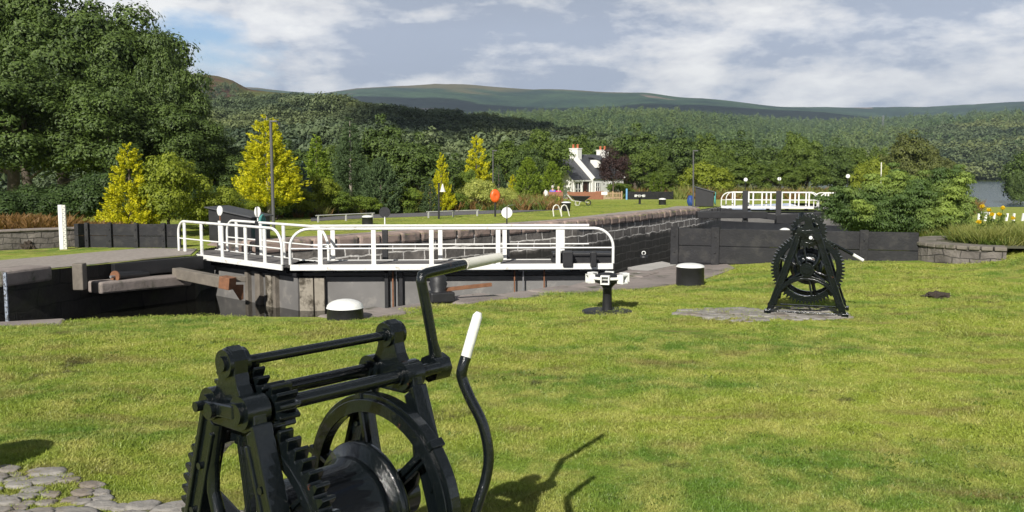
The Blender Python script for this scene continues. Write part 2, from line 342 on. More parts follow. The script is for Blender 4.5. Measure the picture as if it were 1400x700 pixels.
# ------------------------------------------------------------------ foliage
def unit(a): return a/np.maximum(np.linalg.norm(a, axis=-1, keepdims=True), 1e-9)
def leaf_quads(C, Nn, D, ln, wd):
    """diamond leaves: centre C, normal Nn, long direction D"""
    Nn = unit(Nn); D = D - Nn*(D*Nn).sum(1, keepdims=True); D = unit(D); S = np.cross(Nn, D)
    ln = np.asarray(ln).reshape(-1, 1); wd = np.asarray(wd).reshape(-1, 1)
    V = np.stack([C-D*ln*.5, C+S*wd*.5-Nn*wd*.15, C+D*ln*.5, C-S*wd*.5-Nn*wd*.15], 1).reshape(-1, 3)
    return V, np.arange(len(V)).reshape(-1, 4)
def rnd_dirs(g, n): return unit(g.normal(size=(n, 3)))
def crown_broad(seed, H, Rr, base, leaf, n, nclump=70, flat=.8, gap=0.0):
    g = np.random.default_rng(seed)
    ch = (H-base)/2; cz = base+ch
    d = rnd_dirs(g, nclump); d[:, 2] = np.where(d[:, 2] < -.55, -d[:, 2], d[:, 2]); rad = g.uniform(.5, 1.0, nclump)**.5
    lob = 1+.22*np.sin(d[:, 0]*4+seed)*np.cos(d[:, 1]*3+seed*2)+.12*g.normal(size=nclump)
    cc = d*rad[:, None]*lob[:, None]*np.array([Rr*.82, Rr*.82, ch*.85])+np.array([0, 0, cz])
    cr = g.uniform(.15, .32, nclump)*Rr*(70/nclump)**.22
    w_ = cr**2; idx = g.choice(nclump, n, p=w_/w_.sum())
    dd = rnd_dirs(g, n); dd[:, 2] = np.where((dd[:, 2] < -.2) & (g.random(n) < .7), -dd[:, 2], dd[:, 2])
    # scalloped clumps: a second level of lumps breaks the round outline
    lump = 1+.28*np.sin(dd[:, 0]*7+idx)*np.sin(dd[:, 1]*6+idx*2)*1.0+.25*g.normal(size=n)*.6
    rr = cr[idx]*np.clip(lump, .25, 1.6)
    P = cc[idx]+dd*rr[:, None]*np.array([1, 1, flat])
    nn = unit(dd+.42*rnd_dirs(g, n)+np.array([0, 0, .15])); s = leaf*g.uniform(.6, 1.35, n)
    return leaf_quads(P, nn, rnd_dirs(g, n), s, s*.62), cc, cr
def tree_trunk(seed, H, base, cc, r0, nl=9):
    g = random.Random(seed); mb = MB(); top = H*.72
    pts = [Vector((g.uniform(-.04, .04)*H*t, g.uniform(-.04, .04)*H*t, top*t)) for t in (0, .1, .3, .5, .75, 1)]
    mb.tube(pts, [r0*1.35, r0, r0*.85, r0*.65, r0*.4, r0*.12], 9)
    idx = [g.randrange(len(cc)) for _ in range(nl)]
    for i in idx:
        e = Vector(cc[i]); z0 = min(top*.85, max(base*.8, e.z*.55)); k = z0/top
        s = Vector((0, 0, z0)); m_ = s.lerp(e, .5)+Vector((0, 0, -.06*H*g.random()))
        mb.tube([s, m_, e], [r0*.42*(1-k*.5), r0*.26, r0*.07], 6)
    return mb
def tufts(g, A, D, L_, Wd, nper, leafl, leafw, spread=.5, droop=0.):
    """sprays: at anchor A, direction D, many narrow leaves fanning along the spray"""
    n = len(A); t = g.random((n, nper)); D = unit(D)
    side = unit(np.cross(D, rnd_dirs(g, n)))
    side2 = np.cross(D, side); ang = g.uniform(0, 2*np.pi, (n, nper)); rad = np.sqrt(g.random((n, nper)))*Wd.reshape(-1, 1)*(np.sin(np.pi*(.12+.88*t))+.08)*.5
    off = (side[:, None]*np.cos(ang)[..., None]+side2[:, None]*np.sin(ang)[..., None])*rad[..., None]
    P = A[:, None]+D[:, None]*(t*L_.reshape(-1, 1))[..., None]+off
    P[..., 2] -= droop*(t*L_.reshape(-1, 1))**2
    dd = D[:, None]+off*spread/np.maximum(Wd.reshape(-1, 1, 1), 1e-6)*2+.35*g.normal(size=(n, nper, 3))
    P = P.reshape(-1, 3); dd = dd.reshape(-1, 3); m = len(P)
    nn = unit(off.reshape(-1, 3)/np.maximum(Wd.mean(), 1e-6)*2+.6*rnd_dirs(g, m)+np.array([0, 0, .3]))
    s = g.uniform(.7, 1.3, m); return leaf_quads(P, nn, dd, leafl*s, leafw*s)
def crown_conifer(seed, H, Rr, base, ntuft, tl, nper, ll, lw, prof='cone', upw=.9, lumpy=.25):
    g = np.random.default_rng(seed); t = 1-np.sqrt(g.random(ntuft)) if prof == 'cone' else g.random(ntuft)
    a = g.uniform(0, 2*np.pi, ntuft)
    env = {'cone': (1-t)**.85*(np.minimum(1, t*6+.55)), 'col': np.minimum(1, (1-t)*2.6)**.6*(.8+.2*np.sin(t*3)), 'flame': np.sin(np.pi*np.clip(.22+.78*t, 0, 1))**.8}[prof]
    lump = 1+lumpy*(np.sin(a*3+t*9+seed)*.6+np.sin(a*5-t*17+seed)*.5)+.12*g.normal(size=ntuft)
    r = Rr*env*lump*(.55+.45*g.random(ntuft)**.4)
    z = base+(H-base-tl*.6)*t
    out = np.stack([np.cos(a), np.sin(a), 0*a], 1)
    A = out*r[:, None]*.8+np.stack([0*a, 0*a, z], 1); D = out*1.0+np.array([0, 0, upw])+.25*g.normal(size=(ntuft, 3))
    sc = g.uniform(.7, 1.25, ntuft)*(.42+.58*(1-t))
    return tufts(g, A, D, tl*sc, tl*.55*sc, nper, ll, lw)
def merge(parts):
    V = []; Fq = []; b = 0
    for v_, f_ in parts: V.append(v_); Fq.append(f_+b); b += len(v_)
    return np.concatenate(V), np.concatenate(Fq)
KIND = {}
def kind_broad(key, seed, H, Rr, base, leaf, n, m, nclump=70, r0=.25, bark=BARK, nl=9):
    (V, Q), cc, cr = crown_broad(seed, H, Rr, base, leaf, n, nclump)
    me = np_mesh('crown', V, Q); me.materials.append(LEAF[m]); tm = tree_trunk(seed, H, base, cc, r0, nl)
    t = bpy.data.meshes.new('trunk'); t.from_pydata(tm.v, [], tm.f); t.polygons.foreach_set('use_smooth', tm.sm); t.materials.append(bark)
    KIND[key] = (H, Rr, me, t)
def kind_con(key, seed, H, Rr, base, nt_, tl, nper, ll, lw, m, prof='cone', upw=.9, lumpy=.25, r0=.1, bark=BARK, core=True):
    V, Q = crown_conifer(seed, H, Rr, base, nt_, tl, nper, ll, lw, prof, upw, lumpy)
    me = np_mesh('crown', V, Q); me.materials.append(LEAF[m]); tm = MB().tube([(0, 0, -.1), (0.02, 0, H*.5), (0, 0, H*.9)], [r0, r0*.6, r0*.1], 8)
    t = bpy.data.meshes.new('trunk'); t.from_pydata(tm.v, [], tm.f); t.polygons.foreach_set('use_smooth', tm.sm); t.materials.append(bark)
    KIND[key] = (H, Rr, me, t)
USED = 0
def plant(name, kind, px, top, bot, Y, wpx, label, cat='tree', group=None, rz=None, zb=None, lean=0):
    """a tree standing Y metres off whose top and foot were measured on the photograph"""
    global USED; USED += 1
    H, Rr, cm, tm = KIND[kind]; p = at(px, top, Y); z0 = ground(p.x, Y) if zb is None else zb
    h = p.z-z0; wd = wpx/F*Y
    o = empty(name, (p.x, Y, z0), (USED*2.399) % 6.283 if rz is None else rz, label, cat, group)
    o.scale = (wd/(2*Rr), wd/(2*Rr), h/H)
    if tm is not None: link_mesh('trunk', tm, None, o)
    link_mesh('crown' if cat == 'tree' else 'foliage', cm, None, o); return o

# ------------------------------------------------------------------ terrain
def sm(x, a, b): t = min(1, max(0, (x-a)/(b-a))); return t*t*(3-2*t)
def tab(y, T):
    for (a, za), (b, zb) in zip(T, T[1:]):
        if y <= b: return za+(zb-za)*max(0, (y-a))/(b-a)
    return T[-1][1]
def ground(x, y):
    zl = tab(y, [(0, 0), (14, 0), (19, -.26), (45, -.30), (60, -.50), (80, -.78), (105, -1.4), (150, -2.6), (200, -4.2), (400, -5.5), (900, -6)])
    zr = tab(y, [(0, 0), (14, 0), (20, .0), (30, -.45), (60, -1.55), (100, -2.7), (160, -4.55), (175, -6), (900, -6)])
    zn = tab(y, [(0, 0), (9, 0), (16, -.20), (19, -.26), (900, -.26)])
    r = x/max(y, 4)
    z = zl+(zr-zl)*sm(r, .34, .46) if y > 19 else (zn if x < 3 else zn*(1-sm(x, 3, 6.5)))
    z += .36*sm(x, 7.7, 9.8)*sm(y, 8, 13)*(1-sm(y, 17, 24))
    if y < 20 and y > 0: z += .022*math.sin(x*.9+y*.5)*math.sin(y*.7-x*.4)+(.03*mnoise.noise(Vector((x*.8, y*.8, 2)))+.016*mnoise.noise(Vector((x*2.1, y*2.1, 7))))*sm(y, 2.5, 4)*(1-sm(y, 14, 17))
    return z
FAR = [(-400, -2), (-60, 8), (-30, 12), (-14, 14.6), (-9.7, 16.6), (-9.3, 17.8), (-8.8, 19.4), (-7.6, 21.1), (-8.0, 22.6), (-7.9, 23.6), (-5.8, 25.7), (2.6, 35.5), (10.5, 49.6), (14, 58), (21, 66)]
NEAR = [(-400, -14), (-60, -6), (-30, 3), (-10, 9.0), (-6.1, 10.15), (-5.3, 10.45), (-3.8, 10.6), (-2.4, 10.75), (-1.1, 12.3), (.9, 14.3), (2.3, 16.9), (3.7, 18.9), (10, 28), (19, 41), (24, 49), (27, 59)]
def in_poly(x, y, P):
    c = False; j = len(P)-1
    for i in range(len(P)):
        if (P[i][1] > y) != (P[j][1] > y) and x < (P[j][0]-P[i][0])*(y-P[i][1])/(P[j][1]-P[i][1])+P[i][0]: c = not c
        j = i
    return c
def sheet(name, poly, m, step, off=0.0, zf=ground, extra=None, kind='structure', thick=0):
    P = [Vector(p) for p in densify(poly, step)]; xs = [p[0] for p in poly]; ys = [p[1] for p in poly]
    pts = list(P); edges = [(i, (i+1) % len(P)) for i in range(len(P))]
    g = random.Random(3)
    if extra is not None: cand = extra
    else:
        cand = []; x = min(xs)+step/2
        while x < max(xs):
            y = min(ys)+step/2
            while y < max(ys): cand.append((x+g.uniform(-.2, .2)*step, y+g.uniform(-.2, .2)*step)); y += step
            x += step
    pp = [(p.x, p.y) for p in P]
    for c in cand:
        if in_poly(c[0], c[1], pp): pts.append(Vector(c))
    out = delaunay_2d_cdt(pts, edges, [list(range(len(P)))], 1, 1e-5)
    vs = [(v_.x, v_.y, zf(v_.x, v_.y)+off) for v_ in out[0]]
    me = bpy.data.meshes.new(name); me.from_pydata(vs, [], out[2])
    if thick:
        bm = bmesh.new(); bm.from_mesh(me); r_ = bmesh.ops.extrude_face_region(bm, geom=list(bm.faces))
        bmesh.ops.translate(bm, vec=(0, 0, -thick), verts=[q for q in r_['geom'] if isinstance(q, bmesh.types.BMVert)])
        bmesh.ops.recalc_face_normals(bm, faces=bm.faces); bm.to_mesh(me); bm.free()
    else:
        bm = bmesh.new(); bm.from_mesh(me)
        for f in bm.faces:
            if f.normal.z < 0: f.normal_flip()
        bm.to_mesh(me); bm.free(); me.polygons.foreach_set('use_smooth', [True]*len(me.polygons))
    o = link_mesh(name, me, m)
    if kind: o['kind'] = kind
    return o
def densify(poly, step, closed=True, maxn=40):
    out = []; n = len(poly)
    for i in range(n if closed else n-1):
        a = Vector(poly[i][:2]); b = Vector(poly[(i+1) % n][:2]); k = min(maxn, max(1, int((b-a).length/step)))
        if max(abs(a.x), abs(a.y)) > 100 or max(abs(b.x), abs(b.y)) > 100: k = min(k, 12)
        for j in range(k): out.append(tuple(a.lerp(b, j/k)))
    if not closed: out.append(tuple(poly[-1][:2]))
    return out
def lerp_xy(P, off):   # offset polyline to its left (+) side
    out = []
    for i, p in enumerate(P):
        a = Vector(P[max(0, i-1)]); b = Vector(P[min(len(P)-1, i+1)]); d = (b-a).normalized(); out.append((p[0]-d.y*off, p[1]+d.x*off))
    return out
outer = [(-400, -40), (400, -40), (400, 900), (-400, 900)] + FAR + NEAR[::-1]
cand = []
gr = random.Random(5)
y = -3.0
while y < 900:
    st = max(.33, min(40, abs(y)*.045)); xw = max(12, y*.95+8) if y < 200 else 400
    x = -xw
    while x < xw: cand.append((x+gr.uniform(-.25, .25)*st, y+gr.uniform(-.25, .25)*st)); x += st*1.15
    y += st
sheet('ground', outer, LAWN, 1.2, 0, extra=cand)
# canal water and lake
for wp, zw in ((FAR[:11]+NEAR[:11][::-1], -1.32), (FAR[10:13]+NEAR[10:14][::-1], -2.9), (FAR[12:]+NEAR[13:][::-1], -.95)):
    me = bpy.data.meshes.new('canal_water'); me.from_pydata([(p[0], p[1], zw) for p in wp], [], [tuple(range(len(wp)))])
    bm = bmesh.new(); bm.from_mesh(me)
    for f in bm.faces:
        if f.normal.z < 0: f.normal_flip()
    bmesh.ops.triangulate(bm, faces=bm.faces); bm.to_mesh(me); bm.free()
    tag(link_mesh('canal_water', me, WATER), kind='structure')
MB().add([(52, 158, -4.66), (420, 158, -4.66), (700, 640, -4.66), (150, 640, -4.66)], [(0, 1, 2, 3)]).build('lake_water', LAKEM, fix=False)['kind'] = 'structure'

# lock and pool walls
def wall_strip(name, P, zb, m, label, top=lambda x, y: ground(x, y), cat='wall', flip=False):
    me = bpy.data.meshes.new('masonry'); vs = []; uvs = []; s = 0; P = densify(P, 1.0, False)
    for i, p in enumerate(P):
        if i: s += (Vector(p)-Vector(P[i-1])).length
        vs += [(p[0], p[1], top(*p)), (p[0], p[1], zb)]; uvs += [(s, top(*p)), (s, zb)]
    fs = [(2*i, 2*i+1, 2*i+3, 2*i+2) if not flip else (2*i+2, 2*i+3, 2*i+1, 2*i) for i in range(len(P)-1)]
    me.from_pydata(vs, [], fs); ul = me.uv_layers.new(name='UVMap')
    for l in me.loops: ul.data[l.index].uv = uvs[l.vertex_index]
    t = empty(name, (0, 0, 0), 0, label, cat); link_mesh('masonry', me, m, t); return t
def coping(P, w_, h, ln, m, parent, seed=1, proud=.05, lift=.05, side=1, rnd=.04):
    g = random.Random(seed); mb = MB(); P = [Vector(p) for p in P]
    for i in range(len(P)-1):
        a, b = P[i], P[i+1]; n = max(1, round((b-a).length/ln)); d = (b-a).normalized(); nn = Vector((-d.y, d.x))*side
        for k in range(n):
            p = a.lerp(b, (k+.5)/n)+nn*(w_/2-proud+g.uniform(-.01, .02)); l = (b-a).length/n*(.965-g.random()*.02)
            mb.box((p.x, p.y, ground(p.x, p.y)+lift-h/2+g.uniform(-.022, .02)), (l, w_, h), rz=math.atan2(d.y, d.x)+g.uniform(-.01, .01))
    return mb.build('coping', m, parent, bevel=rnd)
t = wall_strip('lock_wall', FAR[9:14], -3.6, WALLFAR, 'long dark stone lock wall with pale mortar running back from the gates', cat='lock wall')
coping(FAR[9:13], .75, .36, .85, COPING, t, 2, .07, .07, 1, .09)
t = wall_strip('lock_wall', FAR[1:10], -3.6, WALLDARK, 'black wet stone canal wall below the gravel bank at far left', cat='lock wall')
coping(FAR[2:6], .7, .3, 1.3, PAVE, t, 3, .05, .05, 1, .05)
t = wall_strip('lock_wall', NEAR[1:15], -3.6, WALLDARK, 'near side lock wall under the flat paved edge of the lawn', cat='lock wall', flip=True)
coping(NEAR[3:6], .5, .3, 1.25, PAVE, t, 4, .05, .02, -1, .04)
coping(NEAR[7:12], .62, .3, 1.1, PAVE, t, 5, .05, .03, -1, .04)

# ------------------------------------------------------------------ hills
def prof(px, T):
    if px <= T[0][0]: return T[0][1]
    for (a, za), (b, zb) in zip(T, T[1:]):
        if px <= b: return za+(zb-za)*(px-a)/(b-a)
    return T[-1][1]
HSURF = {}
def hill(name, T, D0, D1, D2, zf, m, nx=160, ny=50, amp=0., fs=.01, shape=1.0, seed=0, wob=1.5):
    px0, px1 = T[0][0], T[-1][0]; V = np.zeros((nx*ny, 3)); k = 0
    def zc(px):
        j = wob*(mnoise.noise(Vector((px*.02, seed, 0)))+.5*mnoise.noise(Vector((px*.06, seed, 3))))
        return at(px, prof(px, T)+j, D1).z
    def pt(px, t):
        yy = D0+(D1-D0)*t if t <= 1 else D1+(D2-D1)*(t-1)
        c = zc(px)
        if t <= 1: s = t**shape; s = s*(1-.12*math.sin(math.pi*t)*math.sin(px*.011+seed))
        else: s = 1-.8*(t-1)**1.5
        x = (px-700)/F*yy; z = zf+(c-zf)*s+amp*mnoise.noise(Vector((x*fs, yy*fs, seed)))*math.sin(math.pi*min(1, t))*2
        return x, yy, z
    for i in range(nx):
        for j in range(ny): V[k] = pt(px0+(px1-px0)*i/(nx-1), 1.4*j/(ny-1)); k += 1
    Q = [(i*ny+j, (i+1)*ny+j, (i+1)*ny+j+1, i*ny+j+1) for i in range(nx-1) for j in range(ny-1)]
    me = np_mesh(name, V, Q, True); o = link_mesh(name, me, m); o['kind'] = 'structure'; HSURF[name] = pt; return o
def m_hill(name, stops, sc, bump=3., bs=.06, patch=None, bumpd=4.):
    m, t, o = newmat(name); p = N(t, 'ShaderNodeBsdfPrincipled'); v = pos(t)
    c = ramp(t, noise(t, v, sc, 6, .6), stops)
    if patch: 
        for (pc, ps, a, b) in patch: c = mixc(t, ramp(t, noise(t, v, ps, 4, .5), [(a, 0.), (b, 1.)]), c, pc)
    f = noise(t, v, bs, 5, .7); c = mixc(t, 1., c, ramp(t, f, [(.3, .55), (.7, 1.3)]), 'MULTIPLY')
    L(t, c, p.inputs['Base Color']); p.inputs['Roughness'].default_value = 1; p.inputs['Specular IOR Level'].default_value = 0
    b = N(t, 'ShaderNodeBump'); b.inputs['Strength'].default_value = 1; b.inputs['Distance'].default_value = bumpd
    L(t, f, b.inputs['Height']); L(t, b.outputs[0], p.inputs['Normal']); L(t, p.outputs[0], o.inputs[0]); return m
def m_far():
    m, t, o = newmat('far_moor_and_forest'); p = N(t, 'ShaderNodeBsdfPrincipled'); v = pos(t); s = N(t, 'ShaderNodeSeparateXYZ'); L(t, v, s.inputs[0])
    # the tree line lies at a height that wanders: forest below, open moor above
    h = mathn(t, 'ADD', s.outputs[2], mathn(t, 'MULTIPLY', mathn(t, 'SUBTRACT', noise(t, v, .0012, 5, .6), .5), 190))
    moor = mixc(t, noise(t, v, .002, 5), (.135, .115, .055), (.17, .155, .075))
    heath = mixc(t, ramp(t, noise(t, v, .0016, 4), [(.52, 0.), (.6, 1.)]), moor, (.15, .115, .07))
    wood = mixc(t, ramp(t, noise(t, v, .004, 5), [(.4, 0.), (.6, 1.)]), (.030, .062, .046), (.065, .115, .062))
    cut = mixc(t, ramp(t, noise(t, v, .0021, 3), [(.64, 0.), (.66, 1.)]), wood, (.26, .21, .17))
    cut = mixc(t, 1., cut, ramp(t, noise(t, v, .03, 4, .7), [(.3, .5), (.7, 1.35)]), 'MULTIPLY')
    c = mixc(t, ramp(t, mathn(t, 'DIVIDE', h, 500), [(.79, 0.), (.83, 1.)]), cut, heath)
    L(t, c, p.inputs['Base Color']); p.inputs['Roughness'].default_value = 1; p.inputs['Specular IOR Level'].default_value = 0
    L(t, p.outputs[0], o.inputs[0]); return m
HEATH = m_hill('heather_hillside', [(.35, (.075, .095, .03)), (.5, (.12, .125, .045)), (.62, (.14, .085, .055))], .012, bs=.05)
WOODFLOOR = m_hill('forest_floor', [(.4, (.025, .035, .014)), (.6, (.05, .065, .022))], .02, bs=.1)
FARM = m_far()
hill('far_hills', [(-900, 90), (200, 118), (345, 119), (400, 125), (440, 128), (500, 120), (560, 117), (600, 114.5), (640, 115), (665, 118), (720, 122), (760, 122), (830, 126), (880, 127), (920, 133), (1000, 140), (1060, 146), (1150, 147), (1260, 146), (1330, 142), (1400, 138), (2000, 120)], 2300, 4600, 6000, 20, FARM, 220, 50, 30, .0012, .8, 1, 1.0)
hill('middle_hills', [(-300, 156), (500, 160), (600, 165), (700, 165), (800, 164), (900, 163), (1000, 168), (1100, 174), (1200, 175), (1300, 172), (1400, 168), (1800, 150)], 700, 2100, 2700, -6, WOODFLOOR, 160, 50, 10, .003, .85, 2, 1.0)
hill('heather_hill', [(-200, 85), (100, 94), (255, 101), (290, 102), (303, 103.5), (322, 109), (345, 122), (380, 126), (420, 129), (470, 134), (560, 150)], 500, 900, 1200, -5, HEATH, 120, 40, 5, .01, .9, 3, .8)
hill('wooded_hill', [(-700, 60), (0, 120), (180, 146), (255, 154), (300, 152), (345, 147), (400, 144), (450, 148), (500, 156), (560, 167), (620, 176), (700, 180), (760, 190), (800, 202), (850, 210), (930, 232)], 130, 520, 700, -5, WOODFLOOR, 140, 44, 4, .02, .9, 4, 1.2)
hill('lake_shore_hill', [(1150, 236), (1190, 215), (1250, 192), (1300, 182), (1400, 175), (1500, 168), (1800, 160)], 600, 1100, 1500, -4.8, WOODFLOOR, 70, 40, 6, .01, .8, 5, 1.2)

# scatter: geometry-node instances for what nobody could count
def scatter(name, pts, rots, scls, srcs, label=None, cat=None):
    me = bpy.data.meshes.new(name); me.vertices.add(len(pts)); me.vertices.foreach_set('co', np.asarray(pts, np.float32).ravel())
    a = me.attributes.new('rot', 'FLOAT_VECTOR', 'POINT'); a.data.foreach_set('vector', np.asarray(rots, np.float32).ravel())
    a = me.attributes.new('scl', 'FLOAT_VECTOR', 'POINT'); a.data.foreach_set('vector', np.asarray(scls, np.float32).ravel())
    o = link_mesh(name, me, None); c = bpy.data.collections.new(name+'_kinds')
    for s in srcs: c.objects.link(s)
    ng = bpy.data.node_groups.new(name, 'GeometryNodeTree')
    ng.interface.new_socket('Geometry', in_out='INPUT', socket_type='NodeSocketGeometry'); ng.interface.new_socket('Geometry', in_out='OUTPUT', socket_type='NodeSocketGeometry')
    gi = ng.nodes.new('NodeGroupInput'); go = ng.nodes.new('NodeGroupOutput'); ip = ng.nodes.new('GeometryNodeInstanceOnPoints'); ci = ng.nodes.new('GeometryNodeCollectionInfo')
    ci.inputs['Collection'].default_value = c; ci.inputs['Separate Children'].default_value = True; ci.inputs['Reset Children'].default_value = True
    ip.inputs['Pick Instance'].default_value = True
    for nm, sock in (('rot', 'Rotation'), ('scl', 'Scale')):
        na = ng.nodes.new('GeometryNodeInputNamedAttribute'); na.data_type = 'FLOAT_VECTOR'; na.inputs['Name'].default_value = nm
        ng.links.new(na.outputs['Attribute'], ip.inputs[sock])
    ri = ng.nodes.new('FunctionNodeRandomValue'); ri.data_type = 'INT'
    mi = [s for s in ri.inputs if s.name == 'Max' and s.type == 'INT'][0]; mi.default_value = len(srcs)-1
    ro = [s for s in ri.outputs if s.type == 'INT'][0]; ng.links.new(ro, ip.inputs['Instance Index'])
    ng.links.new(gi.outputs[0], ip.inputs['Points']); ng.links.new(ci.outputs[0], ip.inputs['Instance']); ng.links.new(ip.outputs[0], go.inputs[0])
    md = o.modifiers.new('scatter', 'NODES'); md.node_group = ng
    return tag(o, label, cat, kind='stuff')
def src(name, V, Q, m): me = np_mesh(name, V, Q); me.materials.append(m); return bpy.data.objects.new(name, me)
def far_blob(seed, n=420, lf=.21):
    (V, Q), _, _ = crown_broad(seed, 2.0, 1.0, .1, lf, n, 16); return V, Q
def far_con(seed, n=110, lf=.2):
    V, Q = crown_conifer(seed, 2.2, .42, 0.0, n, .35, 5, lf, lf*.5, 'cone', .15); return V, Q
blobs = [src('broadleaf', *far_blob(100+i), LEAF['far']) for i in range(3)]
blobs2 = [src('broadleaf', *far_blob(120+i, 160, .30), LEAF['far']) for i in range(3)]
cons = [src('conifer', *far_con(110+i), LEAF['farcon']) for i in range(3)]
def forest(name, hname, px0, px1, n, size, srcs, label, cat, tmax=1.08, tmin=0., seed=1, excl=None, hs=1.0):
    g = random.Random(seed); pts = []; rots = []; sc = []; f = HSURF[hname]
    while len(pts) < n:
        px = g.uniform(px0, px1); t = tmin+(tmax-tmin)*g.random()**.85
        if excl and excl(px, t, g): continue
        p = f(px, t); s = size*g.uniform(.5, 1.2)**.8*1.05 if g.random() < .85 else size*g.uniform(1.2, 1.7)
        pts.append((p[0]+g.uniform(-2, 2), p[1]+g.uniform(-2, 2), p[2]-.12*s)); rots.append((0, 0, g.uniform(0, 6.28))); sc.append((s, s, s*hs*g.uniform(.8, 1.15)))
    return scatter(name, pts, rots, sc, srcs, label, cat)
forest('hillside_wood', 'wooded_hill', -60, 930, 13000, 3.1, blobs, 'dense broadleaf wood covering the near hillside behind the gardens', 'wood', 1.06, 0, 1, None, .85)
forest('heather_hill_wood', 'heather_hill', 150, 560, 1800, 3.2, blobs2, 'thinning trees climbing the lower slope of the heather hill', 'wood', .86, .2, 2, lambda px, t, g: g.random() < (t-.55)*3, .8)
forest('plantation', 'middle_hills', 520, 1500, 30000, 7.0, cons, 'conifer plantation spread across the middle distance slopes', 'forest', 1.03, .0, 3, lambda px, t, g: (px < 700 and t < .25) or mnoise.noise(Vector((px*.018, t*7, 4))) > .42, 1.25)
forest('valley_wood', 'middle_hills', 780, 1500, 9000, 6.5, blobs2, 'rounded woodland on the valley floor below the conifer forest', 'wood', .42, 0, 6, None, .75)
forest('lakeside_wood', 'lake_shore_hill', 1160, 1500, 5200, 6.0, blobs2, 'mixed rounded woodland on the slope above the lake', 'wood', 1.02, 0, 4, None, .8)

# clouds added out of view overhead for the shadows they drop on the hills
def shadow_cloud(name, cx, cy, z, sx, sy, sz, seed):
    bm = bmesh.new(); bmesh.ops.create_icosphere(bm, subdivisions=5, radius=1)
    for v_ in bm.verts:
        n_ = 1+.5*mnoise.noise(v_.co*1.4+Vector((seed, 0, 0)))+.3*mnoise.noise(v_.co*3.5+Vector((0, seed, 0)))
        v_.co = Vector((v_.co.x*sx*n_, v_.co.y*sy*n_, max(-.25, v_.co.z)*sz*n_))
    me = bpy.data.meshes.new(name); bm.to_mesh(me); bm.free(); me.polygons.foreach_set('use_smooth', [True]*len(me.polygons))
    o = link_mesh(name, me, CLOUDM); o.location = (cx, cy, z); tag(o, kind='structure'); return o
CLOUDM = mat('cloud_white', (.85, .86, .88), 1.0, var=.02, scale=.01)
def cloud_for(x, y, z, hz, sx, sy, seed):    # cloud whose shadow centre lands at x,y,z
    k = (hz-z)/-SD.z; shadow_cloud('shadow_cloud', x-SD.x*k, y-SD.y*k, hz, sx, sy, 160, seed)
cloud_for(1000, 3420, 190, 1600, 1800, 210, 1)
cloud_for(-500, 3600, 190, 1700, 620, 330, 2)
cloud_for(40, 480, 30, 1500, 90, 190, 3)

# haze
hm, ht, ho = newmat('haze_air'); pv = N(ht, 'ShaderNodeVolumePrincipled'); pv.inputs['Color'].default_value = (.68, .82, 1, 1); pv.inputs['Density'].default_value = .00012; pv.inputs['Anisotropy'].default_value = .2
L(ht, pv.outputs[0], ho.inputs['Volume'])
tag(MB().box((0, 2900, 270), (10400, 6400, 560)).build('haze', hm), kind='stuff')

# ------------------------------------------------------------------ paved and gravelled ground
def px_poly(pts, z): return [tuple(G(a, b, z).xy) for a, b in pts]
tow = [(-30, 12.15), (-14, 14.75), (-9.8, 16.7), (-9.38, 17.9), (-8.88, 19.45), (-7.7, 21.15), (-8.1, 22.7), (-9.6, 22.9), (-11.4, 19.6), (-15, 18.2), (-30, 16)]
sheet('towpath', tow, GRAVEL, .4, .022, thick=.03)
apr = [(2.4, 16.5), (3.75, 18.6), (4.4, 18.25), (4.3, 17.0), (3.0, 14.9), (1.0, 13.2), (.6, 13.6)]
sheet('quay_paving', apr, PAVE, .3, .022, thick=.03)
sheet('concrete_slab', px_poly([(872, 379), (925, 365), (905, 358), (858, 370)], -.22), CONC, .3, .05, thick=.04)
far_ap = [(-8.1, 23.9), (-5.6, 26.3), (2.4, 36.0), (10.0, 49.8), (12, 56), (10.4, 56), (8.6, 50.5), (1.6, 36.9), (-6.1, 27.4), (-8.6, 25.2)]
sheet('quay_path', far_ap, GRAVEL, .7, .02, thick=.03)
pth = px_poly([(425, 306), (500, 301.5), (600, 298), (700, 293.5), (770, 288), (770, 284), (700, 288.5), (600, 293), (500, 297), (425, 301)], -.38)
sheet('garden_path', pth, ASPH, .8, .03, thick=.04)
sheet('road', [(28, 46), (60, 64), (60, 56), (28, 39)], ASPH, 2, .03, thick=.05)
def cobbles(name, spots, seed, size, n, label):
    g = random.Random(seed); V = []; Q = []; b = 0; placed = []
    base = [v_.co.copy() for v_ in ICO.vertices]; fs = [tuple(p.vertices) for p in ICO.polygons]; tries = 0
    while len(placed) < n and tries < n*60:
        tries += 1; cx, cy, rx, ry = g.choice(spots); a = g.uniform(0, 6.28); r_ = math.sqrt(g.random())
        x, y = cx+rx*r_*math.cos(a), cy+ry*r_*math.sin(a); s = size*g.uniform(.55, 1.25)
        if any((x-p[0])**2+(y-p[1])**2 < ((s+p[2])*.80)**2 for p in placed): continue
        placed.append((x, y, s)); rz = g.uniform(-.5, .5); z = ground(x, y); e = g.uniform(1.05, 1.5); sd = g.uniform(0, 99)
        for c in base:
            k = 1+.34*mnoise.noise(c*1.9+Vector((sd, 0, 0))); px_, py_ = c.x*s*e*k, c.y*s*.85*k; zz_ = min(c.z, .55+.1*mnoise.noise(c*3+Vector((sd, 0, 0))))*s*.42
            V.append((x+px_*math.cos(rz)-py_*math.sin(rz), y+px_*math.sin(rz)+py_*math.cos(rz), z+zz_+.012))
        Q += [tuple(i+b for i in f) for f in fs]; b += len(base)
    me = bpy.data.meshes.new(name); me.from_pydata(V, [], Q); me.polygons.foreach_set('use_smooth', [True]*len(me.polygons))
    tag(link_mesh(name, me, STONEC), label, 'cobbles', kind='stuff')
